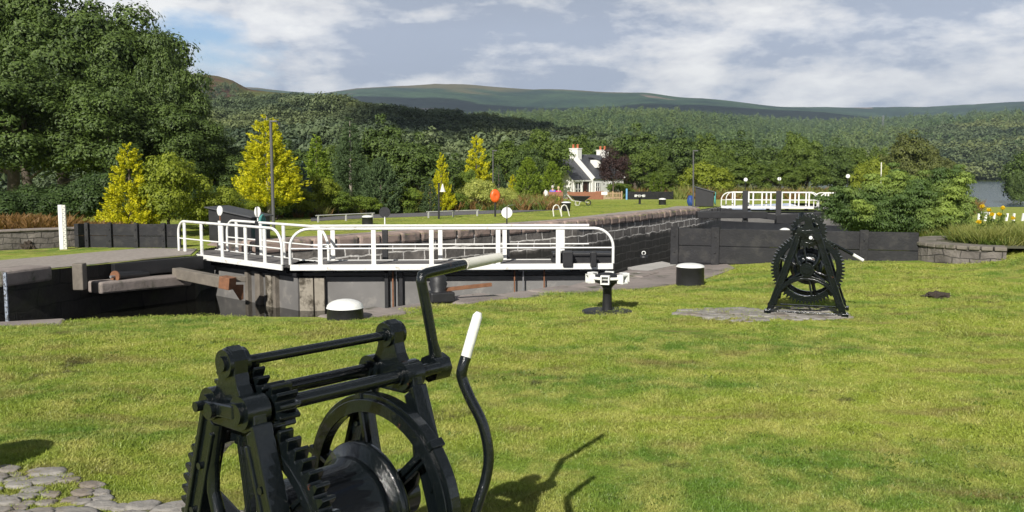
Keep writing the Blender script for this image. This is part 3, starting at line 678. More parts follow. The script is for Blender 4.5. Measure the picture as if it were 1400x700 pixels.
bm = bmesh.new(); bmesh.ops.create_icosphere(bm, subdivisions=3, radius=1); ICO = bpy.data.meshes.new('ico'); bm.to_mesh(ICO); bm.free()

# ------------------------------------------------------------------ winches
def gear(mb, c, r, w_, nt_, th, rim, spokes=6, hub=.07, n_per=8):
    out = []; inn = []
    for k in range(nt_*n_per):
        ph = (k % n_per)/n_per; out.append(r+th*(1 if .12 < ph < .40 else (0 if ph > .55 else .55))); inn.append(r-rim)
    mb.ringx(c, out, inn, -w_/2, w_/2)
    m_ = 40; mb.ringx(c, [r-rim*.55]*m_, [r-rim-.012]*m_, -w_*.32-.012, w_*.32+.012)
    for k in range(spokes):
        a = 2*math.pi*k/spokes+.35; d = Vector((0, math.cos(a), math.sin(a))); C = Vector(c)
        mb.bar(C+d*hub*.6, C+d*(r-rim*.8), w_*.45, .042, up=(1, 0, 0)); mb.bar(C+d*hub*.6, C+d*(r-rim*.9), .014, .03+.03, up=(1, 0, 0))
    if spokes: mb.tube([Vector(c)-Vector((w_*.7, 0, 0)), Vector(c)+Vector((w_*.7, 0, 0))], hub, 20)
    else: mb.tube([Vector(c)-Vector((w_*.49, 0, 0)), Vector(c)+Vector((w_*.49, 0, 0))], r-rim*.5, 20)
SH = 1.0
AX = .535
def side_frame(mb, x, s):
    """ornate cast A-frame in the y,z plane at x; s = the outward side"""
    t = .022
    def q(pts, x0, x1): mb.prism(pts, x0, x1)
    for k in (-1, 1):
        # leg web and its two flanges
        q([(k*.145, .97), (k*.09, .93), (k*.385, .03), (k*.46, .03)], x-t, x+t)
        mb.bar((x, k*.138, .97), (x, k*.456, .02), .066, .020, up=(0, 1, 0))
        mb.bar((x, k*.098, .90), (x, k*.388, .03), .056, .016, up=(0, 1, 0))
        mb.bar((x, k*.41, .0), (x, k*.49, .0), .12, .04)
        mb.tube([(x-.05, k*.41, .085), (x+.05, k*.41, .085)], .042, 14)
        for bz in (.22, .42, .62, .78):
            yy = .165+(.47-.165)*(.93-bz)/.9-.045; mb.tube([(x-.032, k*yy, bz), (x+.032, k*yy, bz)], .012, 8)
        # inner curved rib from the shoulder to the axle boss
        P = [(x, k*.10, .93), (x, k*.135, .80), (x, k*.14, .70), (x, k*.105, .61), (x, k*.04, .55)]
        mb.tube(P, [.024, .022, .022, .024, .03], 8)
        mb.tube([(x, k*.05, .50), (x, k*.21, .40)], .018, 8)
        # shoulder boss
        mb.tube([(x-.04, k*.085, SH), (x+.04, k*.085, SH)], .052, 20); mb.tube([(x-.055, k*.085, SH), (x+.055, k*.085, SH)], .032, 16)
    # concave shoulder plate up to the peak boss
    pl = [(.155, .96), (.145, 1.02), (.11, 1.038), (.08, 1.045), (.060, 1.075), (.048, 1.11), (.050, 1.15), (.03, 1.178), (0, 1.19)]
    pl = pl+[(-a, b) for a, b in pl[-2::-1]]+[(-.095, .935), (.095, .935)]
    q([(a*.92, b) for a, b in pl], x-.024, x+.024)
    mb.tube([(x-.036, 0, 1.138), (x+.036, 0, 1.138)], .044, 18); mb.tube([(x-.046, 0, 1.138), (x+.046, 0, 1.138)], .024, 12)
    n = 24; mb.ringx((x, 0, .06), [.40]*n, [.345]*n, -.03, .03, .05, math.pi-.05, False)
    mb.ringx((x, 0, .06), [.372]*n, [.352]*n, -.048, .048, .08, math.pi-.08, False)
    mb.tube([(x-.06, 0, AX), (x+.06, 0, AX)], .085, 24); mb.tube([(x-.085, 0, AX), (x+.085, 0, AX)], .05, 18)
    mb.box((x, 0, .004), (.03, .7, .012))
def winch(loc, rz, label, Lx=.65, rg=.43, ru=.17, crank=True, drum=True, lever=None, uy=.11, bevel=.004, wheel_x=.53, dr=.72, rw=.392):
    t = empty('hand_winch', loc, rz, label, 'winch', 'black iron hand winches beside the lock')
    for x, s in ((0, -1), (Lx, 1)):
        mb = MB(); side_frame(mb, x, s); mb.build('side_frame', BLACK, t, bevel=bevel)
    MB().tube([(0.02, 0, 1.135), (Lx-.02, 0, 1.135)], .0165, 12).build('tie_rod', BLACK, t)
    for y in (-.085, .085): MB().tube([(-.045, y, SH), (Lx+(.15 if y < 0 and crank else .09), y, SH)], .024, 14).build('shaft', BLACK, t)
    mb = MB(); gear(mb, (.072, 0, AX), rg-.03, .05, 62, .034, .055, 6, .075); mb.build('large_gear', BLACK, t, bevel=.003)
    mb = MB(); gear(mb, (.065, uy, SH), ru-.02, .04, 26, .028, .04, 4 if ru > .15 else 0, .05); mb.build('upper_gear', BLACK, t, bevel=.002)
    mb = MB(); gear(mb, (.098, -.085, SH), .046, .075, 11, .026, .02, 0); mb.build('pinion', BLACK, t, bevel=.002)
    mb = MB().tube([(-.05, 0, AX), (Lx+.05, 0, AX)], .035, 16)
    mb.lathe((0, 0, AX), [(.10, .115), (.235*dr, .12), (.242*dr, .135), (.242*dr, wheel_x-.17), (.262*dr, wheel_x-.15), (.265*dr, wheel_x-.125), (.235*dr, wheel_x-.105), (.235*dr, wheel_x-.10), (.315*dr, wheel_x-.10), (.325*dr, wheel_x-.09), (.325*dr, wheel_x-.07), (.315*dr, wheel_x-.062), (.10, wheel_x-.06)], 40, 'X')
    mb.build('drum', BLACK, t)
    mb = MB(); n = 72; r_ = rw
    mb.ringx((wheel_x, 0, AX), [r_]*n, [r_-.05]*n, -.022, .022); mb.ringx((wheel_x, 0, AX), [r_-.018]*n, [r_-.065]*n, -.034, .010)
    for k in range(6):
        a = math.pi*k/3+.3; d = Vector((0, math.cos(a), math.sin(a))); C = Vector((wheel_x, 0, AX))
        mb.bar(C+d*.06, C+d*(r_-.03), .045, .03, up=(1, 0, 0)); mb.bar(C+d*.06, C+d*(r_-.03), .018, .065, up=(1, 0, 0))
        mb.box(C+d*(r_-.004), (.06, .03, .03), ax=Matrix.Rotation(a, 3, 'X'))
    mb.tube([(wheel_x-.07, 0, AX), (wheel_x+.05, 0, AX)], .085, 24); mb.build('brake_wheel', BLACK, t, bevel=.003)
    # link with two clamped ends on the outer face, as in the photo
    mb = MB().bar((-.048, -.08, 1.005), (-.048, .08, .995), .042, .022, up=(1, 0, 0))
    mb.tube([(-.075, .03, .995), (-.03, .03, .995)], .024, 12); mb.build('shaft_link', BLACK, t, bevel=.005)
    MB().tube([(-.04, .085, SH), (-.085, .085, SH)], .016, 12).build('shaft_end', BLACK, t)
    return t
# foreground winch
W1 = winch((-.856, 2.680, 0), R(49.3), 'large black iron hand winch nearest the camera with raised white-tipped crank', Lx=.642, wheel_x=.582, rg=.435, ru=.14, uy=.05)
def crank(t, x, y, z, pts, grip, r=.02):
    o = MB(); o.tube([(x-.035, y, z), (x+.04, y, z)], .052, 8); o.tube([(x+.01, y, z+.02)]+pts, [r*1.5]+[r]*len(pts), 12); o = o.build('crank_handle', BLACK, t)
    MB().tube(grip, [r*1.15]*(len(grip)-1)+[r], 14).build('grip', OFFWHITE, o)
mi = W1.matrix_basis.inverted()
def wl(px, py, Y): return mi @ at(px, py, Y)
hub = wl(595, 502, 3.27)
crank(W1, hub.x, hub.y, hub.z, [wl(592, 470, 3.26), wl(583, 420, 3.25), wl(576, 385, 3.24), wl(577, 376, 3.24), wl(585, 373, 3.26), wl(634, 361.5, 3.45)], [wl(634, 361.5, 3.45), wl(683, 352, 3.66)])
def smooth(P, k=4):
    P = [Vector(p) for p in P]; out = []
    for i in range(len(P)-1):
        a, b, c, d = P[max(0, i-1)], P[i], P[i+1], P[min(len(P)-1, i+2)]
        for j in range(k):
            t = j/k; out.append(.5*((2*b)+(-a+c)*t+(2*a-5*b+4*c-d)*t*t+(-a+3*b-3*c+d)*t**3))
    return out+[P[-1]]
lp = [(640, 740, 3.0), (650, 700, 3.0), (664, 655, 3.02), (668, 620, 3.03), (660, 580, 3.04), (643, 545, 3.05), (632, 518, 3.06), (632, 505, 3.06), (637, 488, 3.07)]
lv = MB(); lv.tube(smooth([(.60, -.02, .10)]+[wl(*p) for p in lp]), .0195, 14); lv = lv.build('brake_lever', BLACK, W1)
MB().tube([wl(637, 488, 3.07), wl(646, 456, 3.08), wl(653, 432, 3.09), wl(655, 427, 3.09)], [.0185, .0185, .0175, .010], 14).build('grip', WHITE, lv)
# second winch
W2 = winch((3.60, 10.75, 0), math.atan2(.93, .36), 'black iron hand winch standing end-on among cobbles before the dark timber wall', ru=.21, uy=.0, crank=False, Lx=.6, wheel_x=.5)
mi = W2.matrix_basis.inverted()
ck = MB(); ck.tube([(-.05, -.11, .945), (-.12, -.11, .945)], .045, 10); ck.tube([(-.1, -.11, .945), (-.1, -.06, .90), (-.105, -.02, .93)], .018, 8); ck = ck.build('crank_handle', BLACK, W2)
MB().tube([(-.10, -.03, .925), (-.22, -.04, .94)], .020, 10).build('grip', WHITE, ck)
ck = MB(); ck.tube([mi @ at(1118, 325, 10.9), mi @ at(1140, 334, 11), mi @ at(1166, 348, 11.0)], .02, 10); ck.tube([mi @ at(1112, 322, 10.9), mi @ at(1122, 327, 10.9)], .04, 10); ck = ck.build('crank_handle', BLACK, W2)
MB().tube([mi @ at(1166, 348, 11), mi @ at(1180, 356, 11)], .021, 10).build('grip', WHITE, ck)
mb = MB()
for a, b in (((-.05, .16, 1.0), (.3, .1, 1.17)), ((.3, .1, 1.17), (.6, -.05, 1.1)), ((.0, -.1, 1.06), (.3, .1, 1.17))): mb.tube([a, b], .022, 8)
mb.tube([(.28, .1, 1.14), (.34, .1, 1.19)], .04, 10); mb.build('pawl_arm', BLACK, W2)
cobbles('cobblestones', [(-3.0, 4.5, .9, .45), (-2.2, 4.1, .9, .45), (-1.3, 3.75, .9, .45), (-2.2, 3.7, 1.2, .6), (-.2, 3.3, 1.1, .5), (.3, 3.0, .8, .5)], 3, .068, 420, 'low pale cobbles bedded in the turf round the foreground winch')
cobbles('cobblestones', [(2.75, 10.85, .62, .55), (3.35, 10.75, .6, .35), (3.7, 11.0, .45, .6), (2.5, 10.8, .45, .25)], 4, .075, 190, 'patch of grey cobbles at the foot of the end-on winch')

# ------------------------------------------------------------------ lock gates
def rail_path(x0, x1, h, rl, rr, hb):
    pts = []
    if rl: pts += [(x0, hb)]+[(x0+rl*(1-math.cos(a)), h-rl+rl*math.sin(a)) for a in [math.pi/2*k/7 for k in range(8)]]
    else: pts += [(x0, h)]
    if rr: pts += [(x1-rr*(1-math.sin(a)), h-rr+rr*math.cos(a)) for a in [math.pi/2*k/7 for k in range(8)]]+[(x1, hb)]
    else: pts += [(x1, h)]
    return pts
def handrail(t, x0, x1, y, h, posts, rl, rr, pw=.12, label=None, r=.036):
    o = MB(); o.tube([(x, y, z) for x, z in rail_path(x0, x1, h, rl, rr, .02)], r, 10)
    o.tube([(x0+(.01 if rl else 0), y, h*.46), (x1-(.01 if rr else 0), y, h*.46)], r*.55, 8); o = o.build('handrail', WHITE, t)
    if label: o['label'] = label
    for px_ in posts: MB().box((px_, y, h/2-.01), (pw, .035, h-.04)).build('post', WHITE, o, bevel=.006)
def gate_leaf(p0, p1, label, wd, h, posts_f, posts_b, pw=.10, rr_=.031, bx0=0., bx1=0., body=(0, 1), ends=(.4, .4, .3, .3), bodyx=None, beam=True, zb=-2.9, off_b=(0, 0), nposts=5, group=None, name='lock_gate', gaps=()):
    p0 = Vector(p0); p1 = Vector(p1); d = p1-p0; Ln = d.length; rz = math.atan2(d.y, d.x)
    t = empty(name, (p0.x, p0.y, -.29), rz, label, 'lock gate', group)
    MB().box((Ln/2, wd/2, -.02), (Ln, wd, .05)).build('deck', DECK, t)
    mb = MB().box((Ln/2, -.02, -.045), (Ln, .04, .125)); mb.build('edge_beam', WHITE, t, bevel=.006)
    MB().box((Ln/2, wd+.02, -.045), (Ln, .04, .125)).build('edge_beam', WHITE, t)
    handrail(t, .0, Ln, -.02, h, [Ln*k for k in posts_f], ends[0], ends[1], pw, r=rr_)
    handrail(t, off_b[0], Ln+off_b[1], wd+.02, h, [Ln*k for k in posts_b], ends[2], ends[3], pw, r=rr_)
    b0, b1 = bodyx or (0, Ln)
    mb = MB().box(((b0+b1)/2, wd*.55, (zb-.30)/2-.0), (b1-b0, .30, -zb-.30)); mb.build('gate_panel', GREYSTEEL, t)
    mb = MB().box(((b0+b1)/2, wd*.55, -.235), (b1-b0+.1, .42, .07)); mb.build('cross_rail', BLKMETAL, t)
    for k in range(nposts):
        x = b0+(b1-b0)*(k+.5)/nposts
        MB().box((x, wd*.55, -.17), (.16, .5, .10)).build('bearer', BLKMETAL, t)
    return t, Ln
pM = G(397, 363, -.29); pR = G(838, 361, -.29); pL = G(246, 345, -.29); pM2 = G(387, 363, -.29)
def fr(pxs, a, b, y0, wd=0):
    """fractions along the leaf whose posts were measured at these pixels"""
    out = []
    A = Vector(a).xy; B = Vector(b).xy; d = (B-A); nrm = Vector((-d.y, d.x)).normalized()*wd; A = A+nrm
    for p in pxs:
        u = ray(p, 340); k = u.x/u.y; out.append((k*A.y-A.x)/(d.x-k*d.y))
    return out
gr_, Lr = gate_leaf(pM, pR, 'long white-railed lock gate leaf facing the lawn with its rail ends curved down', 1.0, .79, fr([438, 511, 590, 681, 763], pM, pR, 0), fr([455, 602, 690, 769], pM, pR, 0, 1.0), ends=(.42, .42, 0, 0), bodyx=(.1, 6.9), off_b=(.3, -.4), group='near pair of lock gate leaves')
def paddle(t, x, y, z0, z1, mat_, label, dr=.10, w_=.13, stalk=.22, zbot=-.4, split=False):
    o = MB(); o.box((x, y, (z1+zbot)/2), (w_, .10, z1-zbot)); o = o.build('paddle_post', BLKMETAL, t, bevel=.01); o['label'] = label
    MB().tube([(x, y, z1), (x, y, z1+stalk)], .016, 8).build('stalk', mat_[1], o)
    q = MB(); cz = z1+stalk+dr*.8
    q.tube([(x, y-.012, cz), (x, y+.012, cz)], dr, 24); q.build('indicator_disc', mat_[0], o)
    if split: MB().box((x, y-.016, cz), (.03, .012, dr*2.2)).build('indicator_bar', mat_[2], o)
def lx(px, a, b, wd): return fr([px], a, b, 0, wd)[0]*(Vector(b)-Vector(a)).length
paddle(gr_, lx(526.5, pM, pR, 1.1), 1.12, 0, .77, (BLKMETAL, WHITE), 'black paddle post topped by a black disc', .125)
paddle(gr_, lx(693, pM, pR, 1.1), 1.12, 0, .76, (WHITE, BLKMETAL, GREYMETAL), 'black paddle post topped by a white disc', .125, split=True)
# vertical gear below the long leaf: rods, guides and the stained mitre post
for pxx, m_, w_ in ((418, STAINPOST, .30), (436, STAINPOST, .22)):
    MB().box((lx(pxx, pM, pR, .3), .34, -1.45), (w_, .16, 2.3)).build('mitre_post', m_, gr_, bevel=.012)
for pxx in (527, 547):
    MB().box((lx(pxx, pM, pR, .2), .34, -1.35), (.075, .12, 2.3)).build('paddle_guide', BLKMETAL, gr_)
MB().tube([(lx(536, pM, pR, .2), .30, -.1), (lx(536, pM, pR, .2), .30, -2.3)], .02, 8).build('paddle_rod', RUST, gr_)
MB().tube([(lx(541, pM, pR, .2), .31, -.1), (lx(541, pM, pR, .2), .31, -2.3)], .013, 8).build('paddle_rod', GREYMETAL, gr_)
for pxx in (704, 716, 745):
    MB().tube([(lx(pxx, pM, pR, .1), .25, -.1), (lx(pxx, pM, pR, .1), .25, -1.6)], .018, 8).build('paddle_rod', RUST if pxx != 716 else GREYMETAL, gr_)
mb = MB().box((6.4, .55, .10), (1.4, .5, .24)); mb.box((6.0, .05, .12), (.22, .3, .34)); mb.box((6.55, -.1, .12), (.12, .2, .34)); mb.build('hinge_casting', BLKMETAL, gr_, bevel=.02)
gl_, Ll = gate_leaf(pL, pM2, 'shorter white-railed lock gate leaf running back to the gravel bank', .95, .79, fr([254, 277, 305, 337, 363], pL, pM2, 0), fr([300, 323, 356, 387], pL, pM2, 0, .95), ends=(.3, .42, .3, .5), bodyx=(1.0, 4.6), off_b=(.6, .3), group='near pair of lock gate leaves')
paddle(gl_, lx(350, pL, pM2, .9), .97, 0, .82, (WHITE, WHITE, BLKMETAL), 'paddle post topped by a white disc with a dark bar', .13, split=True, stalk=.12)
paddle(gl_, lx(290, pL, pM2, .9), 1.15, 0, .70, (WHITE, RUST, BLKMETAL), 'black paddle post with a white disc half hidden by the cabinet', .13, w_=.2, stalk=.2, zbot=0)
for pxx, m_, w_ in ((337, GREYWOOD, .12), (352, GREYWOOD, .2), (367, STAINPOST, .22), (375, GREYWOOD, .1)):
    MB().box((lx(pxx, pL, pM2, .3), .34, -1.45), (w_, .16, 2.3)).build('gate_post', m_, gl_, bevel=.012)
for k, (a, b) in enumerate((((285, 366), (292, 400)), ((294, 366), (300, 405)), ((277, 370), (281, 405)))):
    MB().tube([at(*a, 20.0), at(*b, 20.0)], .012, 6)
mb = MB(); mb.bar(at(241, 373, 20.2), at(312, 387, 19.0), .22, .24); mb.bar(at(300, 381, 19.0), at(334, 381, 19.3), .3, .12)
fb = empty('fender_beam', (0, 0, 0), 0, 'weathered grey timber beam jutting over the water under the shorter gate leaf', 'timber beam'); mb.build('beam', GREYWOOD, fb, bevel=.015)
mb = MB(); mb.bar(at(304, 385, 18.95), at(318, 388, 18.85), .24, .26); mb.add([at(314, 389, 18.9), at(333, 389, 19.2), at(333, 409, 19.2), at(328, 411, 19.15)]+[at(314, 389, 19.0), at(333, 389, 19.35), at(333, 409, 19.35), at(328, 411, 19.3)], [(0, 1, 2, 3), (7, 6, 5, 4), (0, 4, 5, 1), (1, 5, 6, 2), (2, 6, 7, 3), (3, 7, 4, 0)])
mb.build('rusty_bracket', RUST, fb, bevel=.01)
# dark steel fascia, ram and ledge on the left bank
bm_ = MB().bar((-8.72, 19.25, -.43), (-7.42, 21.1, -.43), .14, .30); 
tag(bm_.build('steel_fascia', BLKMETAL, bevel=.01), 'black steel beam along the edge of the gravel bank', 'steel beam')
ram = empty('gate_ram', (0, 0, 0), 0, 'black hydraulic ram lying under the steel beam with a rusty end plate', 'ram')
a_ = at(158, 378, 19.0); b_ = at(200, 375, 19.9); MB().tube([a_, b_], .10, 18).build('cylinder', BLKMETAL, ram); MB().tube([a_-(b_-a_).normalized()*.03, a_], .125, 18).build('end_plate', RUST, ram)
MB().tube([a_-(b_-a_).normalized()*.15, a_], .03, 10).build('piston_rod', GREYMETAL, ram)
ld = MB().bar(at(128, 393, 18.6), at(252, 382, 20.5), .55, .25); tag(ld.build('wall_ledge', PAVE, bevel=.04), 'mossy stone ledge just above the dark water below the ram', 'ledge')
MB_ = MB().box(at(109, 378, 18.2), (.22, .2, .55)); tag(MB_.build('fender_post', GREYWOOD, bevel=.02), 'short grey timber post bolted to the wet canal wall', 'post')
gb = MB().box(at(8, 398, 16.4)-Vector((0, .0, .2)), (.055, .04, 1.1)); tag(gb.build('depth_gauge', PALEBLUE), 'narrow white depth gauge fixed low on the wet canal wall', 'gauge board')

# far gates
q0 = G(986, 282, -.25); q1 = G(1117, 283, -.25)
gf, Lf = gate_leaf(q0, q1, 'distant white-railed lock gate leaf with black paddle posts beyond the chamber', 1.0, .80, fr([1003, 1015, 1028, 1040, 1052, 1067, 1078, 1090, 1104], q0, q1, 0), fr([1000, 1022, 1046, 1060, 1085, 1100], q0, q1, 0, 1.0), ends=(.45, .45, .4, .4), off_b=(.3, .2), pw=.08, rr_=.03, group='far pair of lock gate leaves')
gf.location.z = -.25
paddle(gf, lx(1017, q0, q1, 0), -.1, 0, .9, (WHITE, BLKMETAL), 'black paddle post topped by a white disc', .105, w_=.3, stalk=.55, zbot=-.6)
paddle(gf, lx(1062.5, q0, q1, 0), -.1, 0, .9, (WHITE, BLKMETAL, BLKMETAL), 'black paddle post topped by a narrow disc', .10, w_=.3, stalk=.6, zbot=-.6, split=True)
q2 = G(1119, 284, -.25); q3 = Vector((23.2, 48.5, -.25))
gf2, Lf2 = gate_leaf(q2, q3, 'distant gate leaf whose white rails vanish behind the big juniper', 1.0, .80, [.08, .2, .35, .5, .7, .9], [.1, .4, .7], ends=(.45, .45, .4, .4), pw=.08, rr_=.03, group='far pair of lock gate leaves')
gf2.location.z = -.25
paddle(gf2, lx(1155, q2, q3, 0), -.1, 0, .9, (WHITE, BLKMETAL), 'black paddle post topped by a white disc above the juniper', .11, w_=.25, stalk=.75, zbot=-.6)
mb = MB(); mb.box(at(1000, 287, 46)-Vector((0, 0, .25)), (3.6, .5, .35)); mb.bar(at(985, 288, 46), at(1060, 297, 46), .3, .3); mb.bar(at(1060, 300, 46.5), at(1125, 296, 46.5), .4, .5)
tag(mb.build('timber_walkway', BLKMETAL, bevel=.03), 'black timber walkway and beams below the distant gate', 'walkway')

# ------------------------------------------------------------------ timber and stone walls
def board_wall(p0, p1, z0, z1, nb, posts, label, th=.12, pw=.16):
    d = (Vector(p1)-Vector(p0)); Ln = d.length; t = empty('timber_wall', (p0[0], p0[1], 0), math.atan2(d.y, d.x), label, 'timber wall')
    mb = MB(); bh = (z1-z0)/nb
    for k in range(nb): mb.box((Ln/2, 0, z0+bh*(k+.5)), (Ln, th, bh-.012))
    mb.build('boards', DKTIMBER, t, bevel=.008)
    for f_ in posts: 
        q = MB().box((Ln*f_, -th/2-.03, (z0+z1)/2+.015), (pw, .09, z1-z0+.03))
        for bz in (.25, .55, .85): q.lathe((Ln*f_, 0, 0), [(.001, 0)]*2, 3) if False else q.box((Ln*f_, -th/2-.08, z0+(z1-z0)*bz), (.035, .03, .035))
        q.build('post', DKTIMBER, t, bevel=.008)
    return t
a1 = at(921, 311, 18.3); b1 = at(1256, 318, 16.9)
board_wall(a1.xy, b1.xy, -.5, .57, 3, [.008, .185, .79], 'long black board wall behind the end-on winch with pale lawn in front', .14)
a2 = G(104, 338, -.27); b2 = at(246, 307.5, 23.2)
board_wall(a2.xy, b2.xy, -.6, .36, 3, [.13, .35, .6, .86], 'black board wall at left between the stone wall and the gate', .12, .10)
# garden wall at far left
def thick_wall(name, P, th, z0, z1, m, capm, label, cap=.06):
    t = empty(name, (0, 0, 0), 0, label, 'stone wall'); P = densify(P, .6 if name == 'stone_wall' else .2, False)
    me = bpy.data.meshes.new('masonry'); vs = []; uv = []; s = 0; O = lerp_xy(P, th if name == 'stone_wall' else -th)
    for i, p in enumerate(P):
        if i: s += (Vector(p)-Vector(P[i-1])).length
        for q, zz_ in ((p, z0), (p, z1), (O[i], z1), (O[i], z0)): vs.append((q[0], q[1], zz_)); uv.append((s, zz_))
    fs = [];
    for i in range(len(P)-1):
        for k in range(3): fs.append((4*i+k, 4*i+4+k, 4*i+5+k, 4*i+1+k))
    fs += [(0, 1, 2, 3), tuple(4*(len(P)-1)+k for k in (3, 2, 1, 0))]
    me.from_pydata(vs, [], fs); ul = me.uv_layers.new(name='UVMap')
    for l in me.loops: ul.data[l.index].uv = uv[l.vertex_index]
    link_mesh('masonry', me, m, t); g = random.Random(7); mb = MB()
    for i in range(len(P)-1):
        a = (Vector(P[i])+Vector(O[i]))/2; b = (Vector(P[i+1])+Vector(O[i+1]))/2; c = (a+b)/2; d = b-a
        mb.box((c.x, c.y, z1+cap/2+g.uniform(-.004, .004)), (d.length*1.04, th+.08, cap), rz=math.atan2(d.y, d.x))
    mb.build('coping', capm, t, bevel=.015); return t
a3 = G(-60, 346, -.27); thick_wall('stone_wall', [(a3.x, a3.y), (a2.x, a2.y+.15)], .35, -.5, .20, WALLGREY, PAVE, 'low grey rubble wall with bracken growing over it at far left', .05)
arc = [(9.2+1.45*math.cos(a), 16.9+1.45*math.sin(a)) for a in [R(250-8*k) for k in range(22)]]
thick_wall('round_wall', arc, .42, -.4, .33, WALLGREY, COPDARK, 'curved low stone wall at the end of the long black board wall', .07)
sheet('planter_soil', [(9.2+1.2*math.cos(R(k*15)), 16.9+1.2*math.sin(R(k*15))) for k in range(24)], SOILG, .3, .0, zf=lambda x, y: .36, kind='structure')

# ------------------------------------------------------------------ bollards, capstans, ladders
def bollard(px, py, Y, wpx, hpx, label, z=None, dome=.28, taper=1.0):
    p = at(px, py, Y); r_ = wpx/2/F*Y; h = hpx/F*Y; z0 = ground(p.x, p.y) if z is None else z
    t = empty('mooring_bollard', (p.x, p.y, z0), 0, label, 'bollard', 'round mooring bollards with white tops')
    MB().lathe((0, 0, 0), [(r_*taper, -.05), (r_*taper, 0), (r_*.99, h*(1-dome)), (r_*1.02, h*(1-dome)+.005), (r_*.6, h*(1-dome)+.006)], 36).build('drum', BLKMETAL, t)
    hd = h*(1-dome)+.007; prof_ = [(r_*1.03, hd)]+[(r_*1.0*math.cos(a), hd+.01+h*dome*math.sin(a)) for a in [R(k*15) for k in range(0, 6)]]+[(.001, hd+.01+h*dome)]
    MB().lathe((0, 0, 0), prof_, 36).build('white_top', WHITE, t); return t
bollard(472, 437, 10.55, 50, 27, 'white-domed black bollard on the lawn edge in front of the mitred gates', dome=.40)
bollard(943.5, 380, 14.6, 38, 30, 'wide black bollard with flat white top standing near the black board wall', dome=.14)
bollard(502.5, 312, 34, 15, 12, 'small bollard on the far lawn behind the long gate leaf', dome=.2)
bollard(774, 297.5, 46, 13, 13, 'black tub-shaped bollard beside the white ladder hoops', dome=.12, taper=.8)
bollard(905.5, 281, 60, 10, 9, 'tiny bollard at the far end of the distant lawn', dome=.2)
bollard(1073, 322, 19.6, 18, 15.5, 'bollard showing only its white dome above the black board wall', z=.22, dome=.45)
bollard(-165, 680, 4.5, 130, 170, 'unseen bollard past the left edge, added to cast a shadow on the lawn', dome=.3)  # object out of view, added for the shadow at lower left; shape is assumed
def capstan(px, py, Y, sc, label, rz=0):
    p = at(px, py, Y); t = empty('capstan', (p.x, Y, ground(p.x, Y)), rz, label, 'capstan', 'small capstans with white square sockets')
    MB().lathe((0, 0, 0), [(.32*sc, -.02), (.32*sc, .012), (.30*sc, .02), (.06*sc, .025)], 28).build('base_plate', BLKMETAL, t)
    MB().lathe((0, 0, 0), [(.064*sc, .0), (.056*sc, .3*sc), (.066*sc, .32*sc), (.10*sc, .36*sc), (.18*sc, .39*sc), (.20*sc, .42*sc), (.19*sc, .445*sc), (.02, .45*sc)], 24).build('pillar', BLKMETAL, t)
    mb = MB(); n = 28
    hd = MB(); hd.lathe((0, 0, 0), [(.205*sc, .425*sc), (.225*sc, .43*sc), (.225*sc, .455*sc), (.19*sc, .46*sc)], 28)
    for k in range(6):
        a = k*math.pi/3+.3; c = Vector((.235*sc*math.cos(a), .235*sc*math.sin(a), .435*sc)); ax = Matrix.Rotation(a, 3, 'Z'); e = ax @ Vector((0, 1, 0)); ro = .048*sc; w_ = .016*sc
        for dz in (-1, 1): hd.box(c+Vector((0, 0, dz*ro)), (.09*sc, 2*ro+w_, w_), ax=ax)
        for dy in (-1, 1): hd.box(c+e*dy*ro, (.088*sc, w_, 2*ro-w_*.98), ax=ax)
    hd.build('socket_head', WHITE, t, bevel=.003)
    MB().lathe((0, 0, 0), [(.17*sc, .44*sc), (.16*sc, .47*sc), (.06*sc, .50*sc), (.0, .505*sc)], 20).build('cap', BLKMETAL, t); return t
capstan(830, 424, 11.15, 1.0, 'slim black capstan with white square sockets round its head on the near lawn')
capstan(874.5, 283, 62, 1.35, 'faraway capstan on the lawn in front of the dark garden hedge')
capstan(1347, 284, 62, 1.1, 'faraway capstan standing on grass before the lake')
capstan(1320, 283, 60, 1.0, 'capstan half hidden at the tip of the juniper')
tl = empty('ladder_hoops', tuple(at(768, 302, 40)), 0, 'pair of white curved ladder hoops on the far quay edge', 'ladder'); b0 = tl.location.copy(); tl.location.z = -.28
for dx in (-.36, .0):
    MB().tube([(dx+x, y_, z) for x, y_, z in ((0, 0, 0), (-.04, 0, .30), (.0, .02, .45), (.1, .05, .52), (.2, .1, .48), (.28, .16, .3), (.36, .2, .0))], .028, 8).build('hoop', OFFWHITE, tl)
